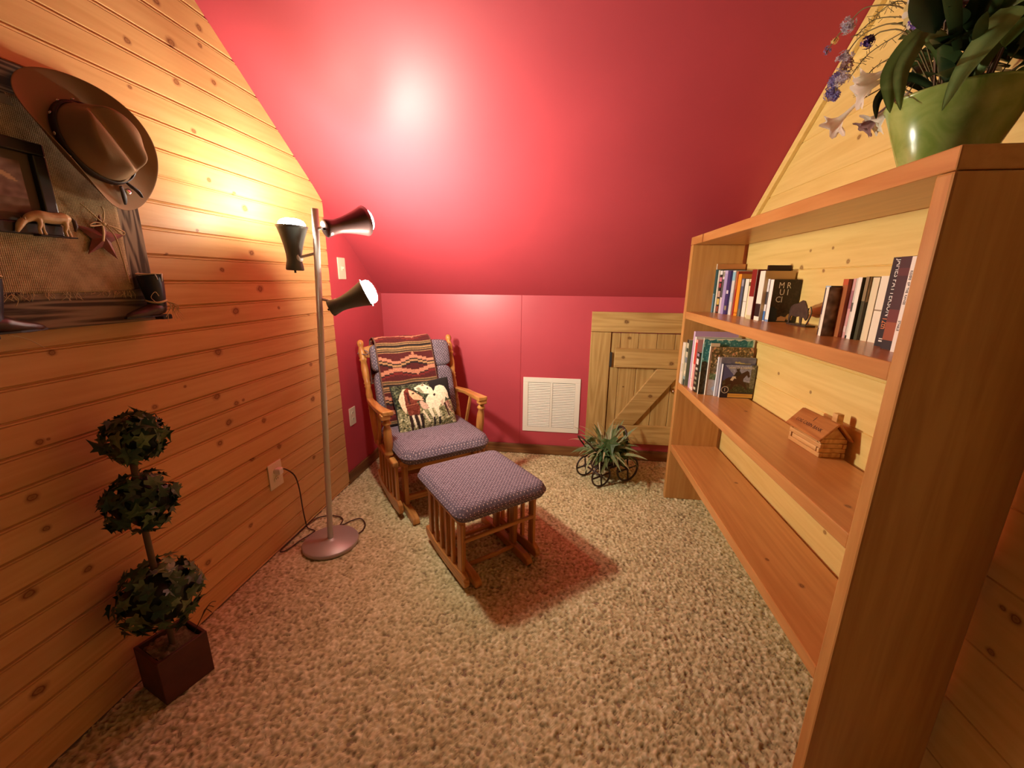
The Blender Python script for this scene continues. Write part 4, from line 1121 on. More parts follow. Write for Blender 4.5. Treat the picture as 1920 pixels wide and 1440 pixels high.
book('white paperback with yellow side edges', GR, 2.062, -1.621, -1.640, Z2, 0.167, 0.098, (240, 232, 204), (214, 176, 90))
book('short black book against the tall novel', GR, 2.060, -1.642, -1.662, Z2, 0.178, 0.10, (28, 22, 26), (28, 22, 26))
t = book('tall black novel with a white author name down its spine', GR, 2.030, -1.668, -1.711, Z2, 0.208, 0.13, (16, 12, 12), (20, 14, 14), hard=True)
spine_text(t, 'JAMES PATTERSON', 0.0235, 0.138, M_INKW, 0.66)
letters('12th', 0.026, frame((-0.0006, 0.004, 0.056), (0, 0, -1), (0, -1, 0), (-1, 0, 0)), M_INKO, t, 0.0002, 'lettering', 0.6)
MB().box((-0.0004, -0.010, 0.012), (0, 0.010, 0.015)).build('spine_band', M_INKW, t)
MB().box((-0.0004, -0.010, 0.018), (0, 0.010, 0.020)).build('spine_band', M_INKW, t)
t = book('dark red and orange hardback beside the tall black novel', GR, 2.014, -1.713, -1.761, Z2, 0.207, 0.135, (54, 14, 12), (54, 14, 12), [(0.0, 0.10, (26, 14, 14)), (0.10, 0.30, (150, 72, 30)), (0.30, 0.44, (104, 34, 22)), (0.80, 0.88, (84, 26, 20))], hard=True)
t = book('white slim book with small grey lettering, last before the right upright', GR, 2.000, -1.763, -1.776, Z2, 0.205, 0.14, (236, 226, 212), (226, 214, 198), hard=True)
spine_text(t, 'RIDERS  OF  THE  RANGE', 0.0085, 0.140, solid((90, 82, 80)), 0.75)
spine_text(t, 'STABLE', 0.0085, 0.058, solid((90, 82, 80)), 0.8)
book('very thin dark booklet at the right end of the upper shelf', GR, 2.000, -1.777, -1.782, Z2, 0.205, 0.13, (36, 20, 18), (36, 20, 18))
# arch-topped plate of the second bookend behind the pale paperbacks
be = thing('arched_bookend', 'dark round topped bookend peeping over the right group of books', 'bookend', (2.150, -1.585, Z2))
arc = [(-0.045, 0.0), (0.045, 0.0)] + [(0.045 * math.cos(a), 0.140 + 0.042 * math.sin(a)) for a in np.linspace(0, PI, 15)]
m = MB(); m.prism(arc, -0.002, 0.002); m.v = [(z_ + 0.013 - 0.002, x, y) for x, y, z_ in m.v]
m.build('plate', plain('dark bronze plate', (0.045, 0.016, 0.012), 0.2, metal=0.4), be, 0.001, 1)
MB().box((-0.002, -0.03, 0.0), (0.009, 0.03, 0.003)).build('foot_plate', M_IRON, be)

# middle shelf: magazines and picture books with their covers to the room
book('white magazine at the far left of the middle shelf', GL, 1.903, -0.530, -0.546, Z3, 0.220, 0.200, (236, 232, 218), (230, 224, 206))
book('cream magazine, second from the left upright', GL, 1.904, -0.548, -0.570, Z3, 0.222, 0.200, (230, 222, 200), (226, 216, 190), [(0.3, 0.5, (206, 200, 176))])
def sp_green(t, depth, th, h):
    pass
book('book with a dark green and cream flowered spine', GL, 1.911, -0.572, -0.600, Z3, 0.240, 0.205, (196, 190, 160), (120, 126, 96), [(0.0, 0.13, (34, 54, 46)), (0.13, 0.2, (130, 160, 160)), (0.25, 0.32, (226, 214, 180)), (0.50, 0.62, (110, 120, 130)), (0.74, 0.82, (40, 50, 40)), (0.93, 1.0, (30, 26, 24))])
book('tall lavender picture book at the back of the middle shelf stack', GL, 1.922, -0.626, -0.648, Z3, 0.290, 0.205, (206, 176, 206), (202, 160, 190), hard=True)
book('tall white magazine in front of the lavender book', GL, 1.923, -0.650, -0.672, Z3, 0.266, 0.210, (236, 230, 222), (224, 216, 204), [(0.2, 0.205, (120, 110, 100))])
book('pink book with a red block on its spine', GL, 1.922, -0.674, -0.702, Z3, 0.256, 0.210, (228, 160, 150), (220, 150, 140), [(0.52, 0.94, (206, 52, 40)), (0.0, 0.06, (240, 220, 206))])
book('black and white patterned slim book', GL, 1.926, -0.704, -0.734, Z3, 0.198, 0.200, (30, 28, 24), (60, 56, 48), [(0.06, 0.12, (200, 196, 170)), (0.2, 0.26, (130, 130, 96)), (0.32, 0.38, (170, 166, 140)), (0.44, 0.50, (120, 120, 90)), (0.56, 0.62, (206, 200, 180)), (0.70, 0.84, (226, 222, 214)), (0.9, 0.97, (150, 140, 160))])
book('cream booklet with a red dot on its spine', GL, 1.936, -0.736, -0.756, Z3, 0.182, 0.19, (240, 228, 170), (236, 222, 160), [(0.50, 0.60, (176, 70, 30))])
def cov_teal(t, depth, th, h):
    def fn(u, v):
        n = noise_like(u, 2); c = np.tile(np.array((34, 118, 122), float), u.shape + (1,)) + n[..., None] * 8
        c[noise_like(u, 2) > 1.25] = (150, 206, 196)
        c[(u > 0.86) | (v < 0.62)] = np.array((90, 150, 136)) + (n[(u > 0.86) | (v < 0.62)] * 14)[:, None]
        m_ = v < 0.58 + 0.02 * np.sin(u * 30)
        c[m_] = np.array((44, 40, 24)) + (n[m_] * 14)[:, None]
        e = (u > 0.965 + 0.012 * np.sin(v * 36)) | (v > 0.975 + 0.010 * np.sin(u * 34)); c[e] = (220, 226, 206)
        return c
    art(t, 'front_print', 0.002, depth - 0.001, 0.001, h - 0.001, -th / 2 - 0.0004, fn, 90)
book('big teal picture book with pale flecks and a wavy white border', GL, 1.929, -0.758, -0.766, Z3, 0.274, 0.226, (226, 226, 206), (40, 116, 118), [(0.4, 0.9, (110, 190, 190))], label_art=cov_teal, hard=True)
def cov_leaf(t, depth, th, h):
    def fn(u, v):
        n, n2 = noise_like(u, 2), noise_like(u, 6)
        c = np.tile(np.array((104, 88, 56), float), u.shape + (1,)) + n2[..., None] * 14
        c[(n > 0.75) & (v > 0.45)] = (206, 178, 120); c[(n > 1.5) & (v > 0.45)] = (222, 150, 120)
        c[(v < 0.45) & (u < 0.35)] = np.array((96, 112, 70)) + (n[(v < 0.45) & (u < 0.35)] * 16)[:, None]
        m_ = (v < 0.34 - 0.1 * u); c[m_] = np.array((186, 180, 178)) + (n[m_] * 6)[:, None]
        m_ = inpoly(u, v, [(0.1, 0.14), (0.3, 0.30), (0.6, 0.26), (0.7, 0.10), (0.3, 0.02)]); c[m_] = (170, 190, 212)
        c[u < 0.03] = (170, 140, 120)
        return c
    art(t, 'front_print', 0.002, depth - 0.001, 0.001, h - 0.001, -th / 2 - 0.0004, fn, 80)
    MB().box((0.0, -0.004, h), (0.040, 0.001, h + 0.016)).build('paper_marker', M_PAGES, t)
book('brown and green foliage covered book with a paper marker', GL, 1.958, -0.768, -0.780, Z3, 0.236, 0.192, (236, 226, 206), (110, 92, 60), label_art=cov_leaf)
def cov_grey(t, depth, th, h):
    def fn(u, v):
        c = np.tile(np.array((116, 116, 138), float), u.shape + (1,)) + noise_like(u, 8)[..., None] * 7
        c[(u < 0.06)] = (206, 210, 226)
        m_ = inpoly(u, v, [(0.42, 0.88), (0.47, 0.91), (0.50, 0.885), (0.56, 0.905), (0.60, 0.88), (0.70, 0.87), (0.88, 0.855), (0.88, 0.84), (0.46, 0.86)]); c[m_] = (222, 206, 130)
        return c
    art(t, 'front_print', 0.002, depth - 0.001, 0.001, h - 0.001, -th / 2 - 0.0004, fn, 60)
book('grey blue covered book with a yellow script title', GL, 1.996, -0.782, -0.795, Z3, 0.190, 0.164, (226, 230, 236), (116, 116, 138), label_art=cov_grey)
def cov_champ(t, depth, th, h):
    def fn(u, v):
        n = noise_like(u, 3)
        c = np.tile(np.array((150, 158, 190), float), u.shape + (1,)) + n[..., None] * 10
        c[(u + v) < 1.05] = (78, 84, 140)
        m_ = v < 0.52 + 0.05 * np.sin(u * 5); c[m_] = np.array((74, 62, 40)) + (n[m_] * 12)[:, None]
        m_ = v < 0.34; c[m_] = np.array((58, 62, 34)) + (n[m_] * 10)[:, None]
        m_ = (u > 0.86) & (v > 0.3); c[m_] = np.array((110, 110, 90)) + (n[m_] * 12)[:, None]
        hz = [(0.10, 0.56), (0.20, 0.62), (0.34, 0.64), (0.50, 0.66), (0.60, 0.76), (0.74, 0.84), (0.80, 0.80), (0.84, 0.66), (0.80, 0.62), (0.74, 0.70), (0.66, 0.60), (0.66, 0.50), (0.76, 0.38), (0.82, 0.26), (0.78, 0.26), (0.66, 0.38), (0.56, 0.42), (0.40, 0.40), (0.34, 0.26), (0.28, 0.25), (0.30, 0.42), (0.20, 0.40), (0.12, 0.28), (0.06, 0.27), (0.14, 0.46)]
        c[inpoly(u, v, hz)] = (64, 30, 16)
        c[inpoly(u, v, [(0.34, 0.66), (0.42, 0.80), (0.52, 0.82), (0.58, 0.74), (0.50, 0.66)])] = (44, 26, 22)
        c[(u - 0.46) ** 2 + (v - 0.86) ** 2 < 0.003] = (52, 30, 24)
        c[inpoly(u, v, [(0.26, 0.54), (0.32, 0.66), (0.40, 0.66), (0.44, 0.58), (0.38, 0.60), (0.34, 0.52)])] = (232, 222, 200)
        c[u < 0.035] = (40, 40, 84)
        m_ = v < 0.17; c[m_] = (36, 30, 44)
        m_ = (v < 0.13) & (v > 0.015) & (u > 0.24); c[m_] = (226, 178, 84)
        m_ = (v < 0.085) & (v > 0.07) & (u > 0.24); c[m_] = (190, 140, 60)
        d = np.hypot((u - 0.14) * 0.92, v - 0.24); c[d < 0.105] = (216, 206, 190); c[d < 0.088] = (34, 26, 34)
        return c
    art(t, 'front_print', 0.001, depth - 0.001, 0.001, h - 0.001, -th / 2 - 0.0004, fn, 110)
    Fm = lambda x, z_: frame((x, -th / 2 - 0.0009, z_), (1, 0, 0), (0, 0, 1), (0, -1, 0))
    letters('HEART OF A CHAMPION', 0.0150, Fm(depth * 0.56, h * 0.905), M_INKW, t, 0.0002, 'lettering', 0.66)
    letters('1', 0.022, Fm(depth * 0.14, h * 0.24), M_INKW, t, 0.0002)
book('small picture book with a racehorse cover, front of the middle shelf stack', GL, 2.012, -0.797, -0.812, Z3, 0.160, 0.148, (228, 226, 226), (60, 60, 90), label_art=cov_champ, hard=True)

# ------------------------------------------------------------------ log cabin money box (local x = away from the room, y along the shelf)
cb = thing('log_cabin_bank', 'small wooden log cabin money box on the middle shelf', 'money box', (2.106, -1.405, Z3), 0.06)
LX, LY = 0.034, 0.072          # half sizes of the walls
lg = 0.0155
for k in range(4):
    z0 = k * lg
    long_out = k % 2 == 0
    for s in (-1, 1):
        hl = LY + (0.008 if long_out else -0.010)
        MB().box((s * LX - 0.005, -hl, z0 + 0.0004), (s * LX + 0.005, hl, z0 + lg - 0.0004)).build('log', M_CABIN, cb, 0.0022, 2)
    for s in (-1, 1):
        hl = LX + (0.006 if not long_out else -0.0055)
        MB().box((-hl, s * LY - 0.005, z0 + 0.0004), (hl, s * LY + 0.005, z0 + lg - 0.0004)).build('log', M_CABIN, cb, 0.0022, 2)
hw = 4 * lg
for s in (-1, 1):
    gb = MB(); gb.prism([(-LX - 0.002, 0), (LX + 0.002, 0), (0.0, 0.040)], -0.005, 0.005)
    gb.v = [(x, s * 0.070 + z_, hw + y) for x, y, z_ in gb.v]
    gb.build('gable', M_CABIN, cb, 0.001, 1)
MB().box((-LX + 0.005, -LY + 0.005, 0.002), (LX - 0.005, LY - 0.005, 0.006)).build('floor_board', M_CABIN, cb)
rs = Vector((0.046, 0, 0.049)).normalized()
for s in (-1, 1):
    ex = Vector((s * 0.046, 0, hw - 0.006)); rg = Vector((0, 0, hw + 0.045))
    ax = (rg - ex).normalized(); nr = Vector((s * ax.z, 0, -s * ax.x)) if False else Vector((s * abs(ax.z), 0, abs(ax.x)))
    L_ = (rg - ex).length
    A = frame(ex, ax, (0, 1, 0), ax.cross(Vector((0, 1, 0))))
    if (A.to_3x3() @ Vector((0, 0, 1))).z < 0: A = frame(ex, ax, (0, -1, 0), -ax.cross(Vector((0, 1, 0))))
    rp = MB().box((-0.002, -0.088, 0.0), (L_ + 0.003, 0.088, 0.007), A).build('roof_panel', M_CABROOF, cb, 0.0015, 1)
    if s == -1:
        A2 = A.copy()
        # lettering across the front slope, reading along the shelf
        zdir = (A.to_3x3() @ Vector((0, 0, 1))); up_ = ax; rt = up_.cross(zdir)
        pos = ex + ax * L_ * 0.42 + zdir * 0.0074
        letters('LOG CABIN BANK', 0.0165, frame(pos, rt, up_, zdir), M_INKD, rp, 0.0002, 'lettering', 0.92)
        MB().box((L_ * 0.66, -0.0012, 0.0071), (L_ * 0.90, 0.0012, 0.0074), A).build('burnt_mark', M_INKD, rp)
MB().box((0.006, -0.062, hw + 0.020), (0.026, -0.040, hw + 0.075)).build('chimney', M_CABIN, cb, 0.001, 1)

# ------------------------------------------------------------------ wall plaque with western things
PQ = thing('barn_board_plaque', 'weathered barn board plaque with a burlap panel on the plank wall', 'plaque', (0.0, -1.98, 1.10))
PY0, PY1, PZ0, PZ1 = -2.35, -1.652, 1.100, 1.684
PO = Vector((0.0, -1.98, 1.10))
def pbox(name, lo, hi, mat, parent=PQ, bev=0.003):
    return MB().box(Vector(lo) - PO, Vector(hi) - PO).build(name, mat, parent, bev, 2)
pbox('back_board', (0.0005, PY0 + 0.02, PZ0 + 0.02), (0.010, PY1 - 0.02, PZ1 - 0.02), M_BARNH)
pbox('frame_board', (0.0105, PY0, PZ0), (0.034, PY1, PZ0 + 0.092), M_BARNH)
pbox('frame_board', (0.0105, PY0, PZ1 - 0.095), (0.034, PY1, PZ1), M_BARNH)
pbox('frame_board', (0.0105, PY1 - 0.078, PZ0 + 0.0925), (0.033, PY1, PZ1 - 0.0955), M_BARNV)
pbox('frame_board', (0.0105, PY0, PZ0 + 0.0925), (0.033, PY0 + 0.08, PZ1 - 0.0955), M_BARNV)
# burlap sheet, a little slack, frayed at the foot
NB = 60
def bp_(u, v):
    return (0.0345 + 0.0015 * math.sin(u * 11 + v * 5) - 0.0 * v, -2.26 + u * 0.545, 1.186 + v * 0.43)
vs, fs = sheet(lambda u, v: Vector(bp_(u, v)) - PO, NB, NB)
mb = MB(); mb.add(vs, fs, True); bu = mb.build('burlap', M_BURLAP, PQ)
so = bu.modifiers.new('solid', 'SOLIDIFY'); so.thickness = 0.002
fr_ = MB()
for i in range(110):
    y = -2.25 + 0.53 * random.random()
    l = random.uniform(0.006, 0.022)
    fr_.tube([Vector((0.036, y, 1.188)) - PO, Vector((0.0375, y + random.uniform(-.006, .006), 1.188 - l * 0.5)) - PO, Vector((0.036, y + random.uniform(-.01, .01), 1.188 - l)) - PO], 0.0006, 3)
fe = fr_.build('frayed_edge', M_RAFFIA, PQ); fe['kind'] = 'stuff'

# picture frame with a faded print
pf_ = thing('picture_frame', 'small black picture frame with a faded western print on the plaque', 'picture frame', (0.037, -1.99, 1.33))
FY0, FY1, FZ0, FZ1 = -2.12, -1.868, 1.318, 1.520
def fbox(name, lo, hi, mat, bev=0.003):
    o_ = Vector((0.037, -1.99, 1.33))
    return MB().box(Vector(lo) - o_, Vector(hi) - o_).build(name, mat, pf_, bev, 2)
for nm, lo, hi in (('rail', (0.037, FY0, FZ0), (0.055, FY1, FZ0 + 0.026)), ('rail', (0.037, FY0, FZ1 - 0.026), (0.055, FY1, FZ1)), ('stile', (0.037, FY0, FZ0 + 0.0262), (0.055, FY0 + 0.026, FZ1 - 0.0262)), ('stile', (0.037, FY1 - 0.026, FZ0 + 0.0262), (0.055, FY1, FZ1 - 0.0262))):
    fbox(nm, lo, hi, M_BLACKFR)
fbox('mat_board', (0.038, FY0 + 0.02, FZ0 + 0.02), (0.042, FY1 - 0.02, FZ1 - 0.02), plain('brown mat', (0.10, 0.065, 0.04), 0.6))
def print_west(u, v):
    n = noise_like(u, 4)
    c = np.tile(np.array((126, 92, 78), float), u.shape + (1,)) + n[..., None] * 9
    c[v < 0.3] = np.array((110, 84, 62)) + n[v < 0.3][:, None] * 8
    c[inpoly(u, v, [(0.45, 0.80), (0.62, 0.86), (0.86, 0.72), (0.94, 0.60), (0.84, 0.62), (0.70, 0.74), (0.5, 0.72)])] = (196, 150, 112)
    c[inpoly(u, v, [(0.2, 0.2), (0.3, 0.55), (0.5, 0.6), (0.62, 0.35), (0.6, 0.15)])] = (86, 58, 46)
    return c
n_ = 50
o_ = Vector((0.037, -1.99, 1.33))
u_, v_ = np.meshgrid(np.linspace(0, 1, n_), np.linspace(0, 1, n_))
vs = np.stack([np.full_like(u_, 0.0425), FY0 + 0.045 + u_ * (FY1 - FY0 - 0.09), FZ0 + 0.045 + v_ * (FZ1 - FZ0 - 0.09)], -1).reshape(-1, 3) - np.array(o_)
fs = [(j * n_ + i, j * n_ + i + 1, (j + 1) * n_ + i + 1, (j + 1) * n_ + i) for j in range(n_ - 1) for i in range(n_ - 1)]
me = bpy.data.meshes.new('print'); me.from_pydata(vs.tolist(), [], fs); paint(me, np.clip(print_west(u_, v_).reshape(-1, 3), 0, 255)); me.materials.append(M_PRINT)
link('print', me, pf_)

# grazing horse figurine: one skin surface
hf = thing('horse_figurine', 'small tan grazing horse figurine below the black picture frame', 'figurine', (0.060, -1.902, 1.325))
# local: y + = towards the corner (tail), z up
hb_ = MB()
def chain(pts, rr, n=12): hb_.tube(catmull(pts, 5), [float(np.interp(i / 5, range(len(rr)), rr)) for i in range(5 * (len(pts) - 1) + 1)], n)
chain([(0, 0.050, 0.037), (0, 0.036, 0.036), (0, 0.012, 0.033), (0, -0.012, 0.034), (0, -0.029, 0.030), (0, -0.040, 0.022), (0, -0.046, 0.018), (0, -0.052, 0.010), (0, -0.058, -0.001), (0, -0.060, -0.004)], [0.004, 0.0135, 0.0130, 0.0135, 0.0095, 0.0062, 0.0072, 0.0068, 0.0042, 0.0034])
for x, y, k in ((0.0065, -0.019, -0.006), (-0.0065, -0.007, 0.010), (0.0065, 0.031, -0.004), (-0.0065, 0.043, 0.012)):
    r0 = 0.0058 if y < 0 else 0.0078
    chain([(x, y, 0.028), (x, y + 0.001, 0.016), (x, y - 0.001 + k * 0.3, 0.006), (x, y + k * 0.4, -0.0060)], [r0, 0.0046, 0.0032, 0.0038], 10)
ho_ = hb_.build('body', M_HORSEFIG, hf)
rm = ho_.modifiers.new('remesh', 'REMESH'); rm.mode = 'VOXEL'; rm.voxel_size = 0.0014; rm.use_smooth_shade = True
sm = ho_.modifiers.new('smooth', 'SMOOTH'); sm.factor = 0.5; sm.iterations = 4
MB().tube([(0, 0.050, 0.040), (0.001, 0.056, 0.032), (0.001, 0.057, 0.020), (0, 0.054, 0.008)], [0.002, 0.0042, 0.0045, 0.0015], 6).build('tail', plain('dark tail', (0.05, 0.025, 0.014), 0.6), hf)
for s in (-1, 1):
    MB().lathe([(0.0022, 0), (0.0018, 0.004), (0.0, 0.008)], 6, axis_frame((s * 0.004, -0.043, 0.022), (s * 0.008, -0.042, 0.036))).build('ear', M_HORSEFIG, hf)
MB().box((-0.011, -0.025, -0.0095), (0.011, 0.05, -0.0065)).build('stand', M_BLACKFR, hf, 0.001, 1)

# tin star tied with raffia
st = thing('star_ornament', 'rusty red tin star with a raffia bow on the burlap', 'ornament', (0.0405, -1.775, 1.326))
sv = [(0.013, 0, 0)]; nst = 5
for i in range(10):
    a = PI / 2 + i * PI / 5 + 0.12; r_ = 0.060 if i % 2 == 0 else 0.024
    sv.append((0.0, -math.cos(a) * r_, math.sin(a) * r_))
sv += [(-0.001, p[1], p[2]) for p in sv[1:]]
sf = [(0, 1 + i, 1 + (i + 1) % 10) for i in range(10)] + [(1 + i, 11 + i, 11 + (i + 1) % 10, 1 + (i + 1) % 10) for i in range(10)] + [tuple(range(20, 10, -1))]
MB().add(sv, sf).build('star', M_RUST, st)
def raffia(parent, pts, r_=0.0016, name='raffia_strand'):
    return MB().tube(catmull(pts, 6), r_, 5, None, True, False, 0.6).build(name, M_RAFFIA, parent)
raffia(st, [(0.014, 0.000, 0.034), (0.017, 0.018, 0.030), (0.018, 0.038, 0.012), (0.019, 0.046, 0.018), (0.019, 0.030, 0.026), (0.018, 0.006, 0.033)], 0.0030)
raffia(st, [(0.014, 0.000, 0.034), (0.017, -0.020, 0.036), (0.018, -0.036, 0.028), (0.017, -0.030, 0.026), (0.017, -0.006, 0.032)], 0.0026)
raffia(st, [(0.014, 0.002, 0.034), (0.016, -0.016, 0.050), (0.014, -0.030, 0.066), (0.010, -0.040, 0.078)], 0.0024)
raffia(st, [(0.014, 0.004, 0.033), (0.018, 0.020, 0.005), (0.014, 0.030, -0.045), (0.006, 0.040, -0.090), (0.002, 0.046, -0.115)], 0.0026)
raffia(st, [(0.014, -0.002, 0.034), (0.020, -0.008, 0.012), (0.020, -0.014, -0.010)], 0.0030)
raffia(st, [(0.013, 0.000, 0.034), (0.016, 0.006, 0.060), (0.010, 0.010, 0.078)], 0.0024)
MB().lathe([(0.0, -0.005), (0.005, -0.003), (0.0055, 0.003), (0.0, 0.005)], 8, Matrix.Translation((0.0155, 0, 0.034))).build('knot', M_RAFFIA, st)

# miniature cowboy boots
def boot(label, loc, rz, shaft_h=0.112, k=1.0, shaft=True):
    t = thing('cowboy_boot', label, 'boot', loc, rz)
    # toe points to -y
    ft = [(0, 0.022, 0.030), (0, 0.010, 0.026), (0, -0.010, 0.023), (0, -0.034, 0.017), (0, -0.056, 0.013), (0, -0.076, 0.010), (0, -0.088, 0.008)]
    MB().tube([Vector(p) * k for p in catmull(ft, 4)], [k * float(np.interp(i, [0, 4, 8, 12, 16, 20, 24], [0.012, 0.022, 0.023, 0.018, 0.0155, 0.0105, 0.003])) for i in range(25)], 14, None, True, False, 0.80).build('foot', M_BOOTBRN, t)
    if shaft:
        sh = catmull([(0, 0.006, 0.026), (0, 0.006, 0.045), (0, 0.004, 0.070), (0, 0.002, 0.095), (0, 0.0, shaft_h)], 4)
        rr = [float(np.interp(i, [0, 4, 8, 12, 16], [0.021, 0.0215, 0.025, 0.0275, 0.0285])) for i in range(17)]
        m = MB().tube([Vector(p) * k for p in sh], [r_ * k for r_ in rr], 18, None, False)
        m.tube([Vector(p) * k for p in sh], [r_ * k * 0.93 for r_ in rr], 18, None, False)
        m.build('shaft', M_BOOTNAVY, t)
        MB().tube([(k * 0.0285 * math.cos(a), k * 0.0285 * math.sin(a), k * (shaft_h + 0.004 * abs(math.cos(a)))) for a in np.linspace(0, 2 * PI, 25)[:-1]], 0.0016, 6, None, False, True).build('top_binding', M_RAFFIA, t)
        for s in (-1, 1):
            MB().tube([Vector(p) * k for p in ((s * 0.008 + 0.0265, 0.0, shaft_h - 0.016), (0.028 + s * 0.002, s * 0.008, shaft_h + 0.004), (0.0285, s * 0.006, shaft_h - 0.012))], 0.0018, 5).build('pull_strap', M_WHITE, t)
    so_ = MB(); so_.prism([(-0.010, 0.034), (0.010, 0.034), (0.013, 0.0), (0.016, -0.030), (0.013, -0.060), (0.004, -0.090), (-0.004, -0.090), (-0.013, -0.060), (-0.016, -0.030), (-0.013, 0.0)], 0.0035, 0.0075)
    so_.v = [tuple(Vector(p) * k) for p in so_.v]
    so_.build('sole', M_BOOTNAVY, t)
    he = MB(); he.box((-0.013 * k, 0.004 * k, -0.006 * k), (0.013 * k, 0.034 * k, 0.006 * k)); he.build('heel', M_BOOTNAVY, t, 0.002, 2)
    return t
bt = boot('small navy cowboy boot tied with raffia at the plaque corner', (0.0665, -1.690, 1.110), 0.05, 0.116, 1.05)
MB().tube([(0.0235 * math.cos(a), 0.006 + 0.0235 * math.sin(a), 0.047 + 0.003 * math.sin(a * 2)) for a in np.linspace(0, 2 * PI, 21)[:-1]], 0.0030, 6, None, False, True).build('raffia_tie', M_RAFFIA, bt)
for i in range(9):
    a = random.uniform(-0.3, 0.6)
    raffia(bt, [(0.022, 0.016, 0.047), (0.028 + 0.002 * i % 3, 0.022 + a * 0.02, 0.035), (0.026, 0.020 + a * 0.055, 0.010 + 0.01 * random.random()), (0.024, 0.022 + a * 0.09, -0.018 + 0.02 * random.random())], 0.0012)
raffia(bt, [(0.02, -0.002, 0.060), (0.03, -0.022, 0.075), (0.026, -0.034, 0.060), (0.022, -0.016, 0.044)], 0.0011)
bt2 = boot('dark brown cowboy boot at the lower left edge of the plaque', (0.062, -2.045, 1.100), 0.10, 0.116, 1.05)
bt2.rotation_euler = (0, 0, PI + 0.1)
raffia(bt2, [(0.0, -0.02, 0.0), (0.002, -0.055, -0.015), (0.0, -0.080, -0.038)], 0.0014)
raffia(bt2, [(0.0, -0.02, 0.06), (-0.004, -0.04, 0.085), (-0.004, -0.052, 0.075), (-0.003, -0.045, 0.06)], 0.0012)

# ------------------------------------------------------------------ cowboy hat hung on the plaque
hc = Vector((1.0, -0.10, 0.04)).normalized()
ha = Vector((0, 0.58, -0.815)); ha = (ha - hc * ha.dot(hc)).normalized()
hb = hc.cross(ha)
ht = thing('cowboy_hat', 'tan felt cowboy hat with a dark band hung over the plaque corner', 'hat', (0.072, -1.772, 1.548))
HA, HB = 0.090, 0.072
def crown_h(a, b):
    q = math.hypot(a / HA, b / HB)
    h_ = 0.112 - 0.016 * q * q + 0.012 * (-a / HA) * 0.3
    h_ -= 0.034 * math.exp(-(b / 0.017) ** 2) * (1 - 0.5 * min(1, (a / HA) ** 2 * 0.6))
    for s in (-1, 1):
        h_ -= 0.020 * math.exp(-((b - s * 0.055) / 0.018) ** 2 - ((a - 0.050) / 0.035) ** 2)
    return h_
NTH = 72
rings = [0.0, 0.12, 0.25, 0.4, 0.55, 0.68, 0.78, 0.85, 0.90, 0.94, 0.97, 1.0]
vs = []; 
def hp(a, b, c): return ha * a + hb * b + hc * c
prof_r = []
for q in rings[1:]:
    prof_r.append(('top', q))
for q in (0.93, 0.82, 0.66, 0.5, 0.34, 0.18, 0.06): prof_r.append(('side', q))
for q in (0.0, 0.12, 0.26, 0.42, 0.6, 0.78, 0.92, 1.0): prof_r.append(('brim', q))
vs.append(tuple(hp(0, 0, crown_h(0, 0))))
for kind, q in prof_r:
    for j in range(NTH):
        th = 2 * PI * j / NTH
        ct, st_ = math.cos(th), math.sin(th)
        # crown plan: narrower at the front pinch
        pinch = 1 - 0.16 * max(0, ct) ** 2 * abs(st_) ** 0.5
        ra, rb_ = HA * pinch, HB * pinch
        if kind == 'top':
            a, b = ra * 0.82 * q * ct, rb_ * 0.80 * q * st_
            c = crown_h(a, b)
            if q > 0.9: c -= 0.006 * ((q - 0.9) / 0.1) ** 2
        elif kind == 'side':
            f = 0.81 + 0.19 * (1 - q) ** 0.8
            aT, bT = ra * 0.82 * ct, rb_ * 0.80 * st_
            c = (crown_h(aT, bT) - 0.008) * q
            a, b = HA * (pinch + (1 - pinch) * (1 - q)) * f * ct, HB * (pinch + (1 - pinch) * (1 - q)) * f * st_
        else:
            a = (HA + (0.160 - HA) * q) * ct; b = (HB + (0.120 - HB) * q) * st_
            c = 0.062 * abs(st_) ** 2.4 * q ** 1.5 - 0.016 * ct * ct * q
            b *= 1 - 0.10 * q * abs(st_) ** 3
        vs.append(tuple(hp(a, b, c)))
fs = [(0, 1 + j, 1 + (j + 1) % NTH) for j in range(NTH)]
for i in range(len(prof_r) - 1):
    for j in range(NTH):
        fs.append((1 + i * NTH + j, 1 + (i + 1) * NTH + j, 1 + (i + 1) * NTH + (j + 1) % NTH, 1 + i * NTH + (j + 1) % NTH))
hm = MB(); hm.add(vs, fs, True); ho = hm.build('felt_body', M_HAT, ht)
so = ho.modifiers.new('solid', 'SOLIDIFY'); so.thickness = 0.0028; so.offset = -1
sb = ho.modifiers.new('sub', 'SUBSURF'); sb.levels = 1; sb.render_levels = 1
bd = MB(); n_ = 48; bv = []
for i, (c, e) in enumerate(((0.003, 1.035), (0.003, 1.055), (0.020, 1.015), (0.020, 0.99))):
    for j in range(n_):
        th = 2 * PI * j / n_
        bv.append(hp(HA * e * math.cos(th), HB * e * math.sin(th), c + 0.002))
bd.add(bv, [(i * n_ + j, i * n_ + (j + 1) % n_, (i + 1) * n_ + (j + 1) % n_, (i + 1) * n_ + j) for i in range(3) for j in range(n_)], True)
bo_ = bd.build('hat_band', M_HATBAND, ht)
for th in (2.3, 2.75, 3.2, 3.7, 4.2, 4.7):
    p = hp(HA * 1.06 * math.cos(th), HB * 1.06 * math.sin(th), 0.012); o_ = hp(HA * 1.2 * math.cos(th), HB * 1.2 * math.sin(th), 0.012)
    MB().lathe([(0.0045, 0.0), (0.004, 0.0015), (0.0, 0.003)], 10, axis_frame(p, o_)).build('silver_stud', M_SILVER, bo_)
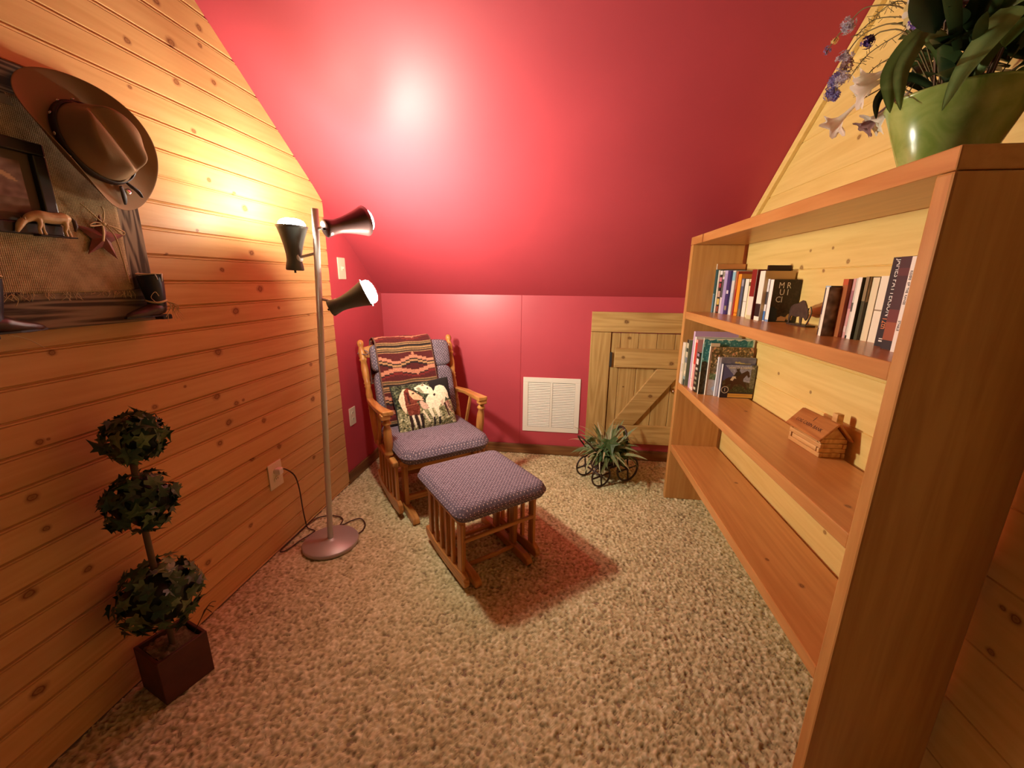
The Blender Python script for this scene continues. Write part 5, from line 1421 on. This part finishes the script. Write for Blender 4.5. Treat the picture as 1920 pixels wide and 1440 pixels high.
for b0, b1, a1 in ((-0.026, -0.036, 0.134), (-0.006, 0.010, 0.140)):
    tab = MB().tube(catmull([hp(0.092, b0, 0.014), hp(0.108, (b0 + b1) / 2, 0.010), hp(0.122, b1, 0.005), hp(a1, b1 + 0.004 * (1 if b1 > 0 else -1), -0.002)], 5), [0.0035 + 0.0035 * math.sin(PI * i / 15) for i in range(16)], 10, None, True, False, 0.5)
    tab.build('leather_tab', M_HATBAND, ht)
MB().lathe([(0.009, 0.0), (0.008, 0.003), (0.004, 0.005), (0.0, 0.005)], 14, axis_frame(hp(0.112, -0.016, 0.006), hp(0.114, -0.016, 0.03))).build('concho', M_SILVER, ht)

# ------------------------------------------------------------------ leaves
def ivy_mesh(name, s, mat, fold=0.25):
    out = [(0, 0), (0.30, -0.12), (0.46, 0.06), (0.30, 0.22), (0.54, 0.46), (0.24, 0.46), (0.15, 0.60), (0, 1.0), (-0.15, 0.60), (-0.24, 0.46), (-0.54, 0.46), (-0.30, 0.22), (-0.46, 0.06), (-0.30, -0.12)]
    vs = [(0, 0.34 * s, 0.02 * s)] + [(x * s, y * s, (abs(x) * fold - 0.18 * max(0, y - 0.3) ** 2) * s) for x, y in out]
    n = len(out)
    m = MB(); m.add(vs, [(0, 1 + i, 1 + (i + 1) % n) for i in range(n)], False)
    return m.mesh(name, mat)
def blade_mesh(name, L_, W_, droop, mat, n=9, curl=0.25, tip=0.02, base=0.45):
    """strap leaf: leaves the root upward along +y/+z and arches over"""
    vs = []
    for i in range(n + 1):
        t_ = i / n
        wv = W_ * (base + (1 - base) * math.sin(min(1, t_ * 2.2) * PI / 2)) * (1 - max(0, (t_ - 0.45) / 0.55) ** 1.8) + tip * W_
        y = L_ * (t_ - 0.15 * droop * t_ ** 2); zz = L_ * (0.75 * t_ - droop * t_ ** 2)
        for sx, k in ((-1, 1), (0, 0), (1, 1)):
            vs.append((sx * wv / 2, y, zz + k * curl * wv * 0.5))
    fs = []
    for i in range(n):
        for k in (0, 1):
            a = i * 3 + k
            fs.append((a, a + 1, a + 4, a + 3))
    m = MB(); m.add(vs, fs, True)
    return m.mesh(name, mat)
def place_leaf(me_, parent, pos, d, roll=0.0, sc=1.0, name='leaf', up=Vector((0, 0, 1))):
    """leaf y axis along d, its upper face towards `up`"""
    d = Vector(d).normalized()
    zz = Vector(up) - d * Vector(up).dot(d)
    if zz.length < 1e-4: zz = Vector((1, 0, 0)) - d * d.x
    zz.normalize(); xx = d.cross(zz)
    o = link(name, me_, parent)
    Mx = frame(pos, xx, d, zz) @ Matrix.Rotation(roll, 4, 'Y') @ Matrix.Diagonal((sc, sc, sc, 1))
    o.matrix_local = Mx
    return o
def rdir():
    while True:
        v = Vector((random.uniform(-1, 1), random.uniform(-1, 1), random.uniform(-1, 1)))
        if 0.05 < v.length < 1: return v.normalized()

# ------------------------------------------------------------------ triple ball ivy topiary in its box
tp0 = Vector((0.110, -1.893, 0.0))
to = thing('ivy_topiary', 'triple ball ivy topiary in a dark red wooden box against the plank wall', 'plant', tp0)
ang = math.radians(-18)
e1, e2 = Vector((math.cos(ang), math.sin(ang), 0)), Vector((-math.sin(ang), math.cos(ang), 0))
HBX, HBH = 0.066, 0.150
A = frame((0, 0, 0), e1, e2, (0, 0, 1))
for lo, hi in (((-HBX, -HBX, 0), (-HBX + 0.009, HBX, HBH)), ((HBX - 0.009, -HBX, 0), (HBX, HBX, HBH)), ((-HBX + 0.0092, -HBX, 0), (HBX - 0.0092, -HBX + 0.009, HBH)), ((-HBX + 0.0092, HBX - 0.009, 0), (HBX - 0.0092, HBX, HBH))):
    MB().box(lo, hi, A).build('box_side', M_PLANTER, to, 0.002, 2)
MB().box((-HBX + 0.0095, -HBX + 0.0095, 0.004), (HBX - 0.0095, HBX - 0.0095, 0.012), A).build('box_bottom', M_PLANTER, to)
ms = MB()
N_ = 15
vs = [(0.052 * (2 * i / (N_ - 1) - 1), 0.052 * (2 * j / (N_ - 1) - 1), 0.136 + random.uniform(-.006, .006)) for j in range(N_) for i in range(N_)]
ms.add(vs, [(j * N_ + i, j * N_ + i + 1, (j + 1) * N_ + i + 1, (j + 1) * N_ + i) for j in range(N_ - 1) for i in range(N_ - 1)], True, A)
mo = ms.build('moss', M_MOSS, to); mo['kind'] = 'stuff'
MB().tube(catmull([(0, 0, 0.02), (0.004, 0.0, 0.20), (0.010, -0.006, 0.50), (0.014, 0.0, 0.70), (0.016, 0.006, 0.86)], 6), 0.008, 8).build('stem', M_STEM, to)
ivm = [ivy_mesh('leaf', 0.046, M_IVY), ivy_mesh('leaf', 0.040, M_IVY, 0.5), ivy_mesh('leaf', 0.044, M_IVY2, 0.15)]
balls = [((0.022, 0.014, 0.808), 0.064, 84), ((0.016, -0.002, 0.625), 0.078, 96), ((0.012, -0.008, 0.325), 0.104, 118)]
for (c, R_, n) in balls:
    core = superell(R_ * 0.80, R_ * 0.80, R_ * 0.80, 1, 1, 18, 10, Matrix.Translation(c))
    core.v = [tuple(Vector(c) + (Vector(p) - Vector(c)) * random.uniform(0.8, 1.12)) for p in core.v]
    co = core.build('twig_core', M_IVYCORE, to); co['kind'] = 'stuff'
    for i in range(n):
        zf = 1 - 2 * (i + 0.5) / n; ph = i * 2.39996
        d = Vector((math.sqrt(1 - zf * zf) * math.cos(ph), math.sqrt(1 - zf * zf) * math.sin(ph), zf))
        tg = rdir(); tg = (tg - d * tg.dot(d)).normalized()
        dr_ = (tg + d * random.uniform(0.0, 0.5) + Vector((0, 0, -0.2))).normalized()
        pos = Vector(c) + d * R_ * random.uniform(0.82, 1.02)
        if pos.x + tp0.x < 0.02: pos.x = 0.02 - tp0.x
        if (pos + dr_ * 0.05).x + tp0.x < 0.005: dr_.x = abs(dr_.x)
        place_leaf(ivm[random.choice((0, 0, 1, 1, 2))], to, pos, dr_, random.uniform(-.5, .5), random.uniform(0.75, 1.1), up=d)
for k in range(3):
    a0 = Vector((0.035, 0.038, 0.13))
    MB().tube(catmull([a0, a0 + Vector((0.02, 0.02, 0.05)), a0 + Vector((0.03 + 0.01 * k, 0.03, 0.075 + 0.012 * k)), a0 + Vector((0.045, 0.035 + 0.01 * k, 0.06 + 0.012 * k))], 5), 0.0014, 5).build('tendril', M_STEM, to)

# ------------------------------------------------------------------ little cart with a bunch of foliage
CX, CY, CANG = 1.575, -0.325, math.atan2(0.53, 0.84)
ca_ = thing('flower_cart', 'small dark brown wheeled wicker cart on the carpet before the low door', 'cart', (CX, CY, 0), CANG)
def wheel(x, y, r_):
    m_ = Matrix.Translation((x, y, r_ + 0.001))
    rim = MB().tube([(r_ * 0.925 * math.cos(a), 0, r_ * 0.925 * math.sin(a)) for a in np.linspace(0, 2 * PI, 33)[:-1]], r_ * 0.075, 8, m_, False, True)
    o = rim.build('wheel', M_CART, ca_)
    for k in range(2):
        a = k * PI / 2 + 0.12
        p = Vector((math.cos(a), 0, math.sin(a))) * r_ * 0.90
        MB().tube([-p, p], 0.0052, 8, m_).build('spoke', M_CART, o)
    MB().lathe([(0.0, -0.010), (0.011, -0.008), (0.013, 0.0), (0.011, 0.008), (0.0, 0.010)], 12, m_ @ Matrix.Rotation(PI / 2, 4, 'X')).build('hub', M_CART, o)
    return o
# local x runs from the front wheels (small) to the back wheels
wheel(-0.100, -0.082, 0.072); wheel(-0.100, 0.082, 0.072); wheel(0.098, -0.090, 0.086); wheel(0.098, 0.090, 0.086)
MB().tube([(-0.100, -0.082, 0.073), (-0.100, 0.082, 0.073)], 0.006, 8).build('axle', M_CART, ca_)
MB().tube([(0.098, -0.090, 0.087), (0.098, 0.090, 0.087)], 0.006, 8).build('axle', M_CART, ca_)
# woven tub: rings and stakes
def tub_pt(a, f):
    ex = 0.7
    cx_, sx_ = math.copysign(abs(math.cos(a)) ** ex, math.cos(a)), math.copysign(abs(math.sin(a)) ** ex, math.sin(a))
    return Vector(((0.098 + 0.026 * f) * cx_, (0.050 + 0.020 * f) * sx_, 0.098 + 0.092 * f))
tubm = MB()
for k in range(8):
    f = k / 7
    tubm.tube([tub_pt(a, f) + Vector((0, 0, 0.003 * math.sin(a * 14 + k * PI))) for a in np.linspace(0, 2 * PI, 57)[:-1]], 0.0068, 6, None, False, True)
tubm.build('woven_side', M_CART, ca_)
for a in np.linspace(0, 2 * PI, 19)[:-1]:
    MB().tube([tub_pt(a, 0.0), tub_pt(a, 1.05)], 0.004, 6).build('stake', M_CART, ca_)
MB().prism([tuple(tub_pt(a, 0))[:2] for a in np.linspace(0, 2 * PI, 25)[:-1]], 0.094, 0.100).build('bottom', M_CART, ca_)
# hoop handles at both ends
MB().tube(catmull([(0.085, -0.066, 0.17), (0.098, -0.066, 0.25), (0.105, -0.040, 0.315), (0.106, 0.0, 0.335), (0.105, 0.040, 0.315), (0.098, 0.066, 0.25), (0.085, 0.066, 0.17)], 6), 0.0072, 8).build('hoop_handle', M_CART, ca_)
MB().tube(catmull([(-0.085, -0.066, 0.17), (-0.16, -0.062, 0.26), (-0.205, -0.030, 0.31), (-0.212, 0.0, 0.318), (-0.205, 0.030, 0.31), (-0.16, 0.062, 0.26), (-0.085, 0.066, 0.17)], 6), 0.0048, 8).build('hoop_handle', M_CART, ca_)

fo = thing('foliage_arrangement', 'bunch of striped green and cream leaves filling the brown cart', 'plant', (CX, CY, 0.115), CANG)
MB().box((-0.070, -0.034, -0.006), (0.070, 0.034, 0.045)).build('foam_block', M_IVYCORE, fo, 0.012, 2)
bl = [blade_mesh('blade', 0.25, 0.030, 0.70, M_BLADE), blade_mesh('blade', 0.22, 0.024, 1.0, M_BLADE), blade_mesh('blade', 0.25, 0.011, 0.75, M_BLADEW), blade_mesh('blade', 0.20, 0.013, 1.15, M_BLADEW), blade_mesh('blade', 0.27, 0.024, 0.45, M_BLADE)]
for i in range(120):
    a = i * 2.39996 + random.uniform(-.25, .25)
    el = random.choice((0.0, 0.15, 0.35, 0.6, 0.8, 1.0, 1.25))
    d = Vector((math.cos(a) * math.cos(el), math.sin(a) * math.cos(el), math.sin(el) * 0.8))
    p = Vector((math.cos(a) * 0.045, math.sin(a) * 0.022, 0.040))
    k = random.choice((0, 1, 1, 2, 2, 3, 3, 4))
    sc = random.uniform(0.65, 1.0)
    wd = (Matrix.Rotation(CANG, 3, 'Z') @ d)
    if CY + (wd.y * 0.30 * sc) > -0.08: sc *= 0.7
    place_leaf(bl[k], fo, p, d, random.uniform(-.5, .5), sc * 1.1, 'blade')
cl = [ivy_mesh('broad_leaf', 0.105, M_CALAD, 0.2), ivy_mesh('broad_leaf', 0.085, M_CALAD, 0.35)]
for i in range(26):
    a = i * 2.39996 + 0.4
    if i < 12: a = -PI / 2 + random.uniform(-1.2, 1.2)
    d = Vector((math.cos(a) * 0.6 + random.uniform(-.4, .4), math.sin(a) * 0.6, random.uniform(-0.9, -0.2)))
    p = Vector((math.cos(a) * 0.100, math.sin(a) * 0.085, 0.095 + random.uniform(-0.01, 0.09)))
    place_leaf(random.choice(cl), fo, p, d, random.uniform(-.4, .4), random.uniform(0.75, 1.1), 'broad_leaf', up=Vector((math.cos(a), math.sin(a), 0.6)))

# ------------------------------------------------------------------ green glazed bucket of artificial flowers on the bookcase
m, nt, b = newmat('green glazed tin')
tc = N(nt, 'ShaderNodeTexCoord'); no = N(nt, 'ShaderNodeTexNoise', ins={'Scale': 16.0, 'Detail': 4.0, 'Distortion': 0.8})
nt.links.new(tc.outputs['Object'], no.inputs['Vector'])
r = N(nt, 'ShaderNodeValToRGB'); r.color_ramp.elements[0].position = 0.3; r.color_ramp.elements[1].position = 0.75
r.color_ramp.elements[0].color = (*srgb(116, 144, 58), 1); r.color_ramp.elements[1].color = (*srgb(178, 190, 112), 1)
nt.links.new(no.outputs['Fac'], r.inputs[0]); nt.links.new(r.outputs[0], b.inputs['Base Color']); b.inputs['Roughness'].default_value = 0.22
M_BUCKET = m
FB = Vector((2.0, -1.778, BZT))
fb = thing('flower_bucket', 'green glazed bucket of artificial wildflowers on top of the bookcase', 'flowers', FB)
MB().lathe([(0.0, 0.0), (0.064, 0.0), (0.067, 0.003), (0.067, 0.010), (0.066, 0.013), (0.085, 0.066), (0.103, 0.119), (0.106, 0.121), (0.107, 0.125), (0.104, 0.127), (0.100, 0.122), (0.082, 0.066), (0.062, 0.02), (0.0, 0.018)], 48).build('bucket', M_BUCKET, fb)
MB().lathe([(0.0, 0.08), (0.082, 0.08), (0.088, 0.098), (0.05, 0.110), (0.0, 0.115)], 24).build('filling', M_IVYCORE, fb)
M_LEAFD = leafmat('dark glossy leaf', (0.010, 0.024, 0.008), (0.05, 0.085, 0.022), 14, 0.3)
M_STRAP = leafmat('ribbed strap leaf', (0.13, 0.22, 0.055), (0.30, 0.42, 0.14), 30, 0.4)
def w2l(p): return Vector(p) - FB
def strap_path(pts, W_, name, mat, nrm):
    P = catmull([w2l(p) for p in pts], 6); n = len(P); vs = []
    for i, p in enumerate(P):
        t_ = i / (n - 1)
        tg = (P[min(n - 1, i + 1)] - P[max(0, i - 1)]).normalized()
        sd = tg.cross(Vector(nrm)).normalized()
        up_ = sd.cross(tg)
        wv = W_ * (0.25 + 0.75 * math.sin(min(1, t_ * 1.7) * PI / 2)) * (1 - max(0, (t_ - 0.5) / 0.5) ** 1.7) + 0.0006
        for k in range(7):
            f = k / 6 * 2 - 1
            vs.append(p + sd * f * wv / 2 - up_ * (abs(f) * wv * 0.12 + (0.0008 if k % 2 else 0)))
    fs = [(i * 7 + k, i * 7 + k + 1, (i + 1) * 7 + k + 1, (i + 1) * 7 + k) for i in range(n - 1) for k in range(6)]
    mm_ = MB(); mm_.add(vs, fs, True)
    return mm_.build(name, mat, fb)
SN = (-0.58, -0.78, -0.1)
strap_path([(1.985, -1.780, 1.58), (1.950, -1.772, 1.668), (1.918, -1.764, 1.688), (1.892, -1.752, 1.640), (1.886, -1.765, 1.595), (1.885, -1.781, 1.553)], 0.036, 'strap_leaf', M_STRAP, SN)
strap_path([(1.985, -1.785, 1.58), (1.945, -1.792, 1.660), (1.910, -1.788, 1.676), (1.889, -1.784, 1.630), (1.885, -1.795, 1.585), (1.885, -1.808, 1.548)], 0.026, 'strap_leaf', M_STRAP, SN)
strap_path([(2.0, -1.79, 1.58), (1.97, -1.89, 1.655), (1.925, -1.93, 1.630), (1.905, -1.905, 1.575), (1.903, -1.882, 1.520)], 0.036, 'strap_leaf', M_STRAP, (-0.6, -0.75, 0.0))
strap_path([(1.985, -1.77, 1.58), (1.935, -1.735, 1.632), (1.898, -1.718, 1.605), (1.890, -1.735, 1.558)], 0.018, 'strap_leaf', M_LEAFD, SN)
oval = []
def oval_mesh(name, L_, W_, mat):
    vs = []; n = 8
    for i in range(n + 1):
        t_ = i / n; wv = W_ * (math.sin(PI * t_ ** 0.8)) + 0.001
        for k in (-1, 0, 1): vs.append((k * wv / 2, L_ * t_, abs(k) * wv * 0.16 - 0.25 * L_ * (t_ - 0.4) ** 2))
    fs = [(i * 3 + k, i * 3 + k + 1, (i + 1) * 3 + k + 1, (i + 1) * 3 + k) for i in range(n) for k in (0, 1)]
    q_ = MB(); q_.add(vs, fs, True); return q_.mesh(name, mat)
lf = [oval_mesh('leaf', 0.085, 0.038, M_LEAFD), oval_mesh('leaf', 0.065, 0.034, M_LEAFD), blade_mesh('leaf', 0.16, 0.020, 0.35, M_LEAFD), oval_mesh('leaf', 0.07, 0.036, M_STRAP)]
for i in range(230):
    a = i * 2.39996; rr_ = 0.095 * math.sqrt((i % 50 + 0.5) / 50)
    hgt = random.uniform(0.135, 0.36)
    p = Vector((math.cos(a) * rr_ * (1 + hgt * 0.9), math.sin(a) * rr_ * (1 + hgt * 1.4), hgt))
    if p.x + FB.x > 2.12: p.x = 2.12 - FB.x
    d = (Vector((math.cos(a), math.sin(a), random.uniform(-0.3, 0.9)))).normalized()
    if (p + d * 0.09).x + FB.x > 2.15: d.x = -abs(d.x)
    e_ = p + d * 0.085
    if -0.83 * e_.x + 0.55 * e_.y > 0.105: continue
    place_leaf(random.choice((lf[0], lf[0], lf[1], lf[1], lf[2], lf[3])), fb, p, d, random.uniform(-.6, .6), random.uniform(0.8, 1.2), 'leaf')
for i in range(14):
    a = i * 2.39996; 
    q_ = Vector((math.cos(a) * 0.06, math.sin(a) * 0.06, 0.30))
    MB().tube(catmull([(math.cos(a) * 0.03, math.sin(a) * 0.03, 0.10), (math.cos(a) * 0.045, math.sin(a) * 0.045, 0.2), q_], 4), 0.002, 5).build('stalk', M_STEM, fb)

M_LAV = plain('lavender floret', srgb(150, 142, 196), 0.7, var=0.3, vscale=90)
M_LAVW = plain('pale lavender floret', srgb(206, 200, 214), 0.7, var=0.15, vscale=90)
M_PURP = plain('deep purple floret', srgb(72, 36, 120), 0.7, var=0.4, vscale=90)
M_PETAL = plain('ivory petal', srgb(250, 246, 230), 0.6)
M_PETALY = plain('pale yellow petal', srgb(238, 222, 150), 0.6)
M_PETALP = plain('dusty mauve petal', srgb(160, 130, 130), 0.6, var=0.3, vscale=60)
for m_ in (M_LAV, M_LAVW, M_PETAL, M_PETALY, M_PETALP): translucent(m_, 0.6)
for m_ in (M_STRAP, M_BLADE, M_BLADEW, M_CALAD): translucent(m_, 0.4)
M_SPRIG = plain('olive sprig', srgb(104, 88, 44), 0.7)
def floret_cluster(parent, c, R_, n, mat, name, sz=0.006):
    m_ = MB()
    for i in range(n):
        d = rdir(); p = Vector(c) + d * R_ * random.uniform(0.2, 1.0)
        t1 = rdir(); t1 = (t1 - d * t1.dot(d)).normalized(); t2 = d.cross(t1)
        for k in range(5):
            a = k * 2 * PI / 5
            e = t1 * math.cos(a) + t2 * math.sin(a); f_ = t1 * math.cos(a + 0.55) + t2 * math.sin(a + 0.55); g_ = t1 * math.cos(a - 0.55) + t2 * math.sin(a - 0.55)
            m_.add([p, p + f_ * sz * 0.75 + d * sz * 0.3, p + e * sz * 1.25 + d * sz * 0.35, p + g_ * sz * 0.75 + d * sz * 0.3], [(0, 1, 2, 3)], False)
    o = m_.build(name, mat, parent); o['kind'] = 'stuff'
    return o
def stalk(pts, r_=0.0014):
    return MB().tube(catmull([w2l(p) for p in pts], 6), r_, 5).build('flower_stalk', M_SPRIG, fb)
root = (1.99, -1.765, 1.56)
s1 = stalk([root, (1.955, -1.68, 1.76), (1.935, -1.56, 1.845), (1.925, -1.505, 1.842), (1.922, -1.455, 1.828), (1.920, -1.430, 1.812)])
floret_cluster(s1, w2l((1.922, -1.503, 1.838)), 0.017, 34, M_LAVW, 'florets'); floret_cluster(s1, w2l((1.921, -1.462, 1.828)), 0.008, 12, M_PETALY, 'florets', 0.004); floret_cluster(s1, w2l((1.920, -1.436, 1.816)), 0.010, 12, M_LAV, 'florets', 0.004)
s2 = stalk([root, (1.95, -1.68, 1.74), (1.932, -1.57, 1.79), (1.924, -1.515, 1.765), (1.922, -1.500, 1.725), (1.921, -1.512, 1.690)])
for p, R_, mt, n in (((1.923, -1.517, 1.760), 0.020, M_LAVW, 36), ((1.921, -1.535, 1.740), 0.014, M_PETALP, 16), ((1.922, -1.498, 1.725), 0.018, M_LAV, 40), ((1.921, -1.490, 1.700), 0.016, M_LAV, 34), ((1.921, -1.528, 1.715), 0.016, M_LAVW, 26), ((1.921, -1.512, 1.682), 0.010, M_LAV, 14)):
    floret_cluster(s2, w2l(p), R_, n, mt, 'florets')
s3 = stalk([root, (1.95, -1.69, 1.72), (1.932, -1.63, 1.762), (1.922, -1.603, 1.756)])
floret_cluster(s3, w2l((1.921, -1.603, 1.756)), 0.013, 30, M_PURP, 'florets', 0.005)
s4 = stalk([root, (1.95, -1.75, 1.70), (1.930, -1.750, 1.722)])
floret_cluster(s4, w2l((1.924, -1.750, 1.722)), 0.018, 40, M_PURP, 'florets', 0.006)
# bare branching sprigs
for p0, p1, p2 in (((1.955, -1.68, 1.76), (1.93, -1.60, 1.80), (1.925, -1.545, 1.795)), ((1.95, -1.68, 1.74), (1.93, -1.60, 1.735), (1.922, -1.555, 1.705)), ((1.95, -1.70, 1.76), (1.93, -1.66, 1.80), (1.925, -1.60, 1.805)), ((1.95, -1.69, 1.70), (1.925, -1.63, 1.69), (1.922, -1.60, 1.65))):
    q_ = stalk([p0, p1, p2], 0.0011)
    sm_ = MB()
    for i in range(26):
        f = random.random(); b_ = w2l(p1).lerp(w2l(p2), f) if i % 3 else w2l(p0).lerp(w2l(p1), f)
        sm_.tube([b_, b_ + rdir() * random.uniform(0.008, 0.018)], 0.0006, 3)
    t_ = sm_.build('needles', M_SPRIG, q_); t_['kind'] = 'stuff'
# trumpet flowers
def trumpet(mouth, frm, k=1.0, mat=None):
    mouth = w2l(mouth); frm = w2l(frm)
    L_ = (mouth - frm).length; A_ = axis_frame(frm, mouth)
    vs = []; n = 30; prof_ = [(0.003, 0.0), (0.0045, L_ * 0.45), (0.008, L_ * 0.72), (0.016 * k, L_ * 0.92), (0.026 * k, L_ * 1.02), (0.030 * k, L_ * 1.01)]
    for i, (r_, z_) in enumerate(prof_):
        for j in range(n):
            a = 2 * PI * j / n
            lobe = 1 + (0.30 if i >= 4 else 0.12 if i == 3 else 0) * math.cos(5 * a)
            vs.append((r_ * lobe * math.cos(a), r_ * lobe * math.sin(a), z_ + (0.004 * math.sin(5 * a + 1) if i == 5 else 0)))
    fs = [(i * n + j, i * n + (j + 1) % n, (i + 1) * n + (j + 1) % n, (i + 1) * n + j) for i in range(len(prof_) - 1) for j in range(n)]
    q_ = MB(); q_.add(vs, fs, True, A_)
    o = q_.build('trumpet_flower', mat or M_PETAL, fb)
    MB().tube([w2l(root), (w2l(root) + frm) / 2 + Vector((-0.01, 0.02, 0.05)), frm], 0.0015, 5).build('flower_stalk', M_SPRIG, o)
    return o
trumpet((1.917, -1.533, 1.610), (1.935, -1.590, 1.645))
trumpet((1.912, -1.618, 1.650), (1.955, -1.665, 1.668), 1.1)
trumpet((1.918, -1.622, 1.668), (1.955, -1.690, 1.680), 0.9)
trumpet((1.912, -1.690, 1.562), (1.955, -1.712, 1.612), 0.9)
trumpet((1.910, -1.668, 1.560), (1.950, -1.700, 1.615), 0.7, M_PETALP)
# daisy at the top
cz = w2l((1.922, -1.750, 1.742))
dz = Vector((-0.75, -0.35, -0.25)).normalized()
A_ = axis_frame(cz, cz + dz)
hub_ = MB().lathe([(0.009, 0.0), (0.008, 0.004), (0.0, 0.006)], 14, A_).build('daisy_flower', M_PETALY, fb)
for k in range(16):
    a = k * 2 * PI / 16
    pt = MB()
    pts_ = [Vector((math.cos(a) * r_, math.sin(a) * r_, z_)) for r_, z_ in ((0.006, 0.001), (0.018, 0.004), (0.030, 0.001), (0.036, -0.004))]
    tn = Vector((-math.sin(a), math.cos(a), 0))
    vs = []
    for p, wv in zip(pts_, (0.003, 0.0055, 0.0055, 0.002)): vs += [p - tn * wv, p + tn * wv]
    pt.add(vs, [(0, 1, 3, 2), (2, 3, 5, 4), (4, 5, 7, 6)], True, A_)
    pt.build('petal', M_PETALY if k % 2 else M_PETAL, hub_)
for p in ((1.925, -1.82, 1.70), (1.925, -1.79, 1.715), (1.93, -1.84, 1.715)):
    floret_cluster(fb, w2l(p), 0.016, 14, M_PETALP, 'mauve_florets', 0.010)
